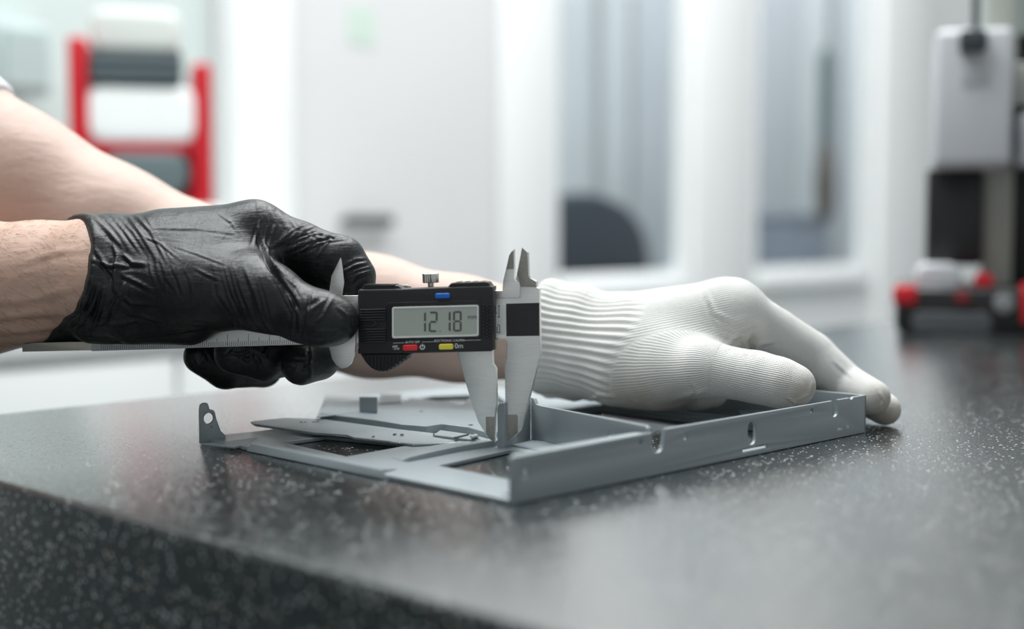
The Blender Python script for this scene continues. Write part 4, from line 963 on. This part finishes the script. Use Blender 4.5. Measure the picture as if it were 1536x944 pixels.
# knit coordinates: angle round the nearest bone, and distance along it
V = verts(me); N = norms(me)
bones = [(at(800, 506, 603), at(905, 518, 594), 22), (at(905, 518, 594), at(1080, 480, 580), 24), (at(985, 558, 568), at(1056, 553, 550), 12), (at(1056, 553, 550), at(1191, 579, 535), 10.5),
         (at(1098, 466, 568), at(1216, 533, 580), 11), (at(1216, 533, 580), at(1309, 596, 562), 9.5), (at(1222, 536, 596), at(1327, 614, 571), 8.5), (at(1062, 474, 604), at(1262, 601, 600), 9), (at(1030, 492, 618), at(1043, 596, 588), 8)]
chains = [[0, 1], [2, 3], [4, 5], [6], [7], [8]]; RR = [23, 23, 11.4, 11.4, 10.6, 10.6, 8.8, 9, 8]
best = np.full(len(V), 1e9); sec = np.full(len(V), 1e9); rib = np.zeros(len(V)); run = np.zeros(len(V)); refv = np.array((.1, -.35, .93))
for chn in chains:
    cb = np.full(len(V), 1e9); cr0 = np.zeros(len(V)); cu0 = np.zeros(len(V)); e1_ = None; off = 0
    for bi in chn:
        a, b, R = bones[bi]
        d_ = b - a; L_ = np.linalg.norm(d_); d_ = d_ / L_; t = np.clip((V - a) @ d_, 0, L_); q_ = V - a - t[:, None] * d_; dist = np.linalg.norm(q_, axis=1) - R
        e1_ = (refv if e1_ is None else e1_); e1_ = e1_ - d_ * (e1_ @ d_); e1_ /= np.linalg.norm(e1_); e2_ = np.cross(d_, e1_); an = np.arctan2(q_ @ e2_, q_ @ e1_); m_ = dist < cb
        cb[m_] = dist[m_]; cr0[m_] = (an * RR[bi])[m_]; cu0[m_] = t[m_] + off; off += L_
    m_ = cb < best; sec = np.where(m_, best, np.minimum(sec, cb)); best = np.where(m_, cb, best); rib[m_] = cr0[m_]; run[m_] = cu0[m_]
fade = np.clip((sec - best) / 2.2, 0, 1)
xk, yk = project(V)
a, b = cuff[0][0], at(905, 518, 594); d_ = (b - a) / np.linalg.norm(b - a); al = (V - a) @ d_; q_ = V - a - al[:, None] * d_
e1_ = refv - d_ * (refv @ d_); e1_ /= np.linalg.norm(e1_); an = np.arctan2(q_ @ np.cross(d_, e1_), q_ @ e1_)
cf = np.clip((948 + 12 * np.sin(an * 3) - xk + (yk - 500) * -.25) / 24, 0, 1)
V += N * (cf * (.50 * np.sin(an * 46) + .55 * np.sin(al * .33 + 1.0) * np.clip(1 - al / 26, 0, 1)))[:, None]; setv(me, V)
folds(me, [([(1060, 440), (1075, 470), (1100, 482), (1130, 474)], .45, 4), ([(1064, 452), (1078, 484), (1104, 494), (1136, 486)], .45, 4), ([(1068, 466), (1084, 498), (1108, 506)], .4, 4), ([(1092, 520), (1098, 508), (1112, 500)], .9, 4.5), ([(1118, 528), (1116, 512), (1126, 500)], .9, 4.5), ([(1130, 530), (1140, 516), (1160, 512)], .5, 4), ([(1190, 604), (1212, 592), (1218, 574)], .45, 2.4), ([(1180, 596), (1192, 604), (1200, 606)], .4, 2.4),
           ([(1320, 588), (1326, 602), (1318, 614)], .35, 2.2), ([(1250, 540), (1262, 552), (1280, 566)], .25, 3), ([(1005, 600), (1040, 590), (1060, 586)], .5, 4), ([(880, 604), (900, 592), (925, 596)], .7, 4), ([(1040, 575), (1048, 588), (1044, 600)], .35, 3)])
dirt = np.zeros(len(V))
for c, r in ((at(1200, 592, 530), 9), (at(1322, 604, 557), 8), (at(1334, 626, 566), 8), (at(960, 606, 562), 12), (at(1010, 606, 562), 10), (at(1043, 598, 586), 9), (at(1125, 532, 560), 8)):
    dirt = np.maximum(dirt, np.exp(-(np.linalg.norm(V - c, axis=1) / r) ** 2))
attr(me, 'rib', rib); attr(me, 'run', run); attr(me, 'dirt', dirt); attr(me, 'cuff', np.maximum(cf, 1 - fade))
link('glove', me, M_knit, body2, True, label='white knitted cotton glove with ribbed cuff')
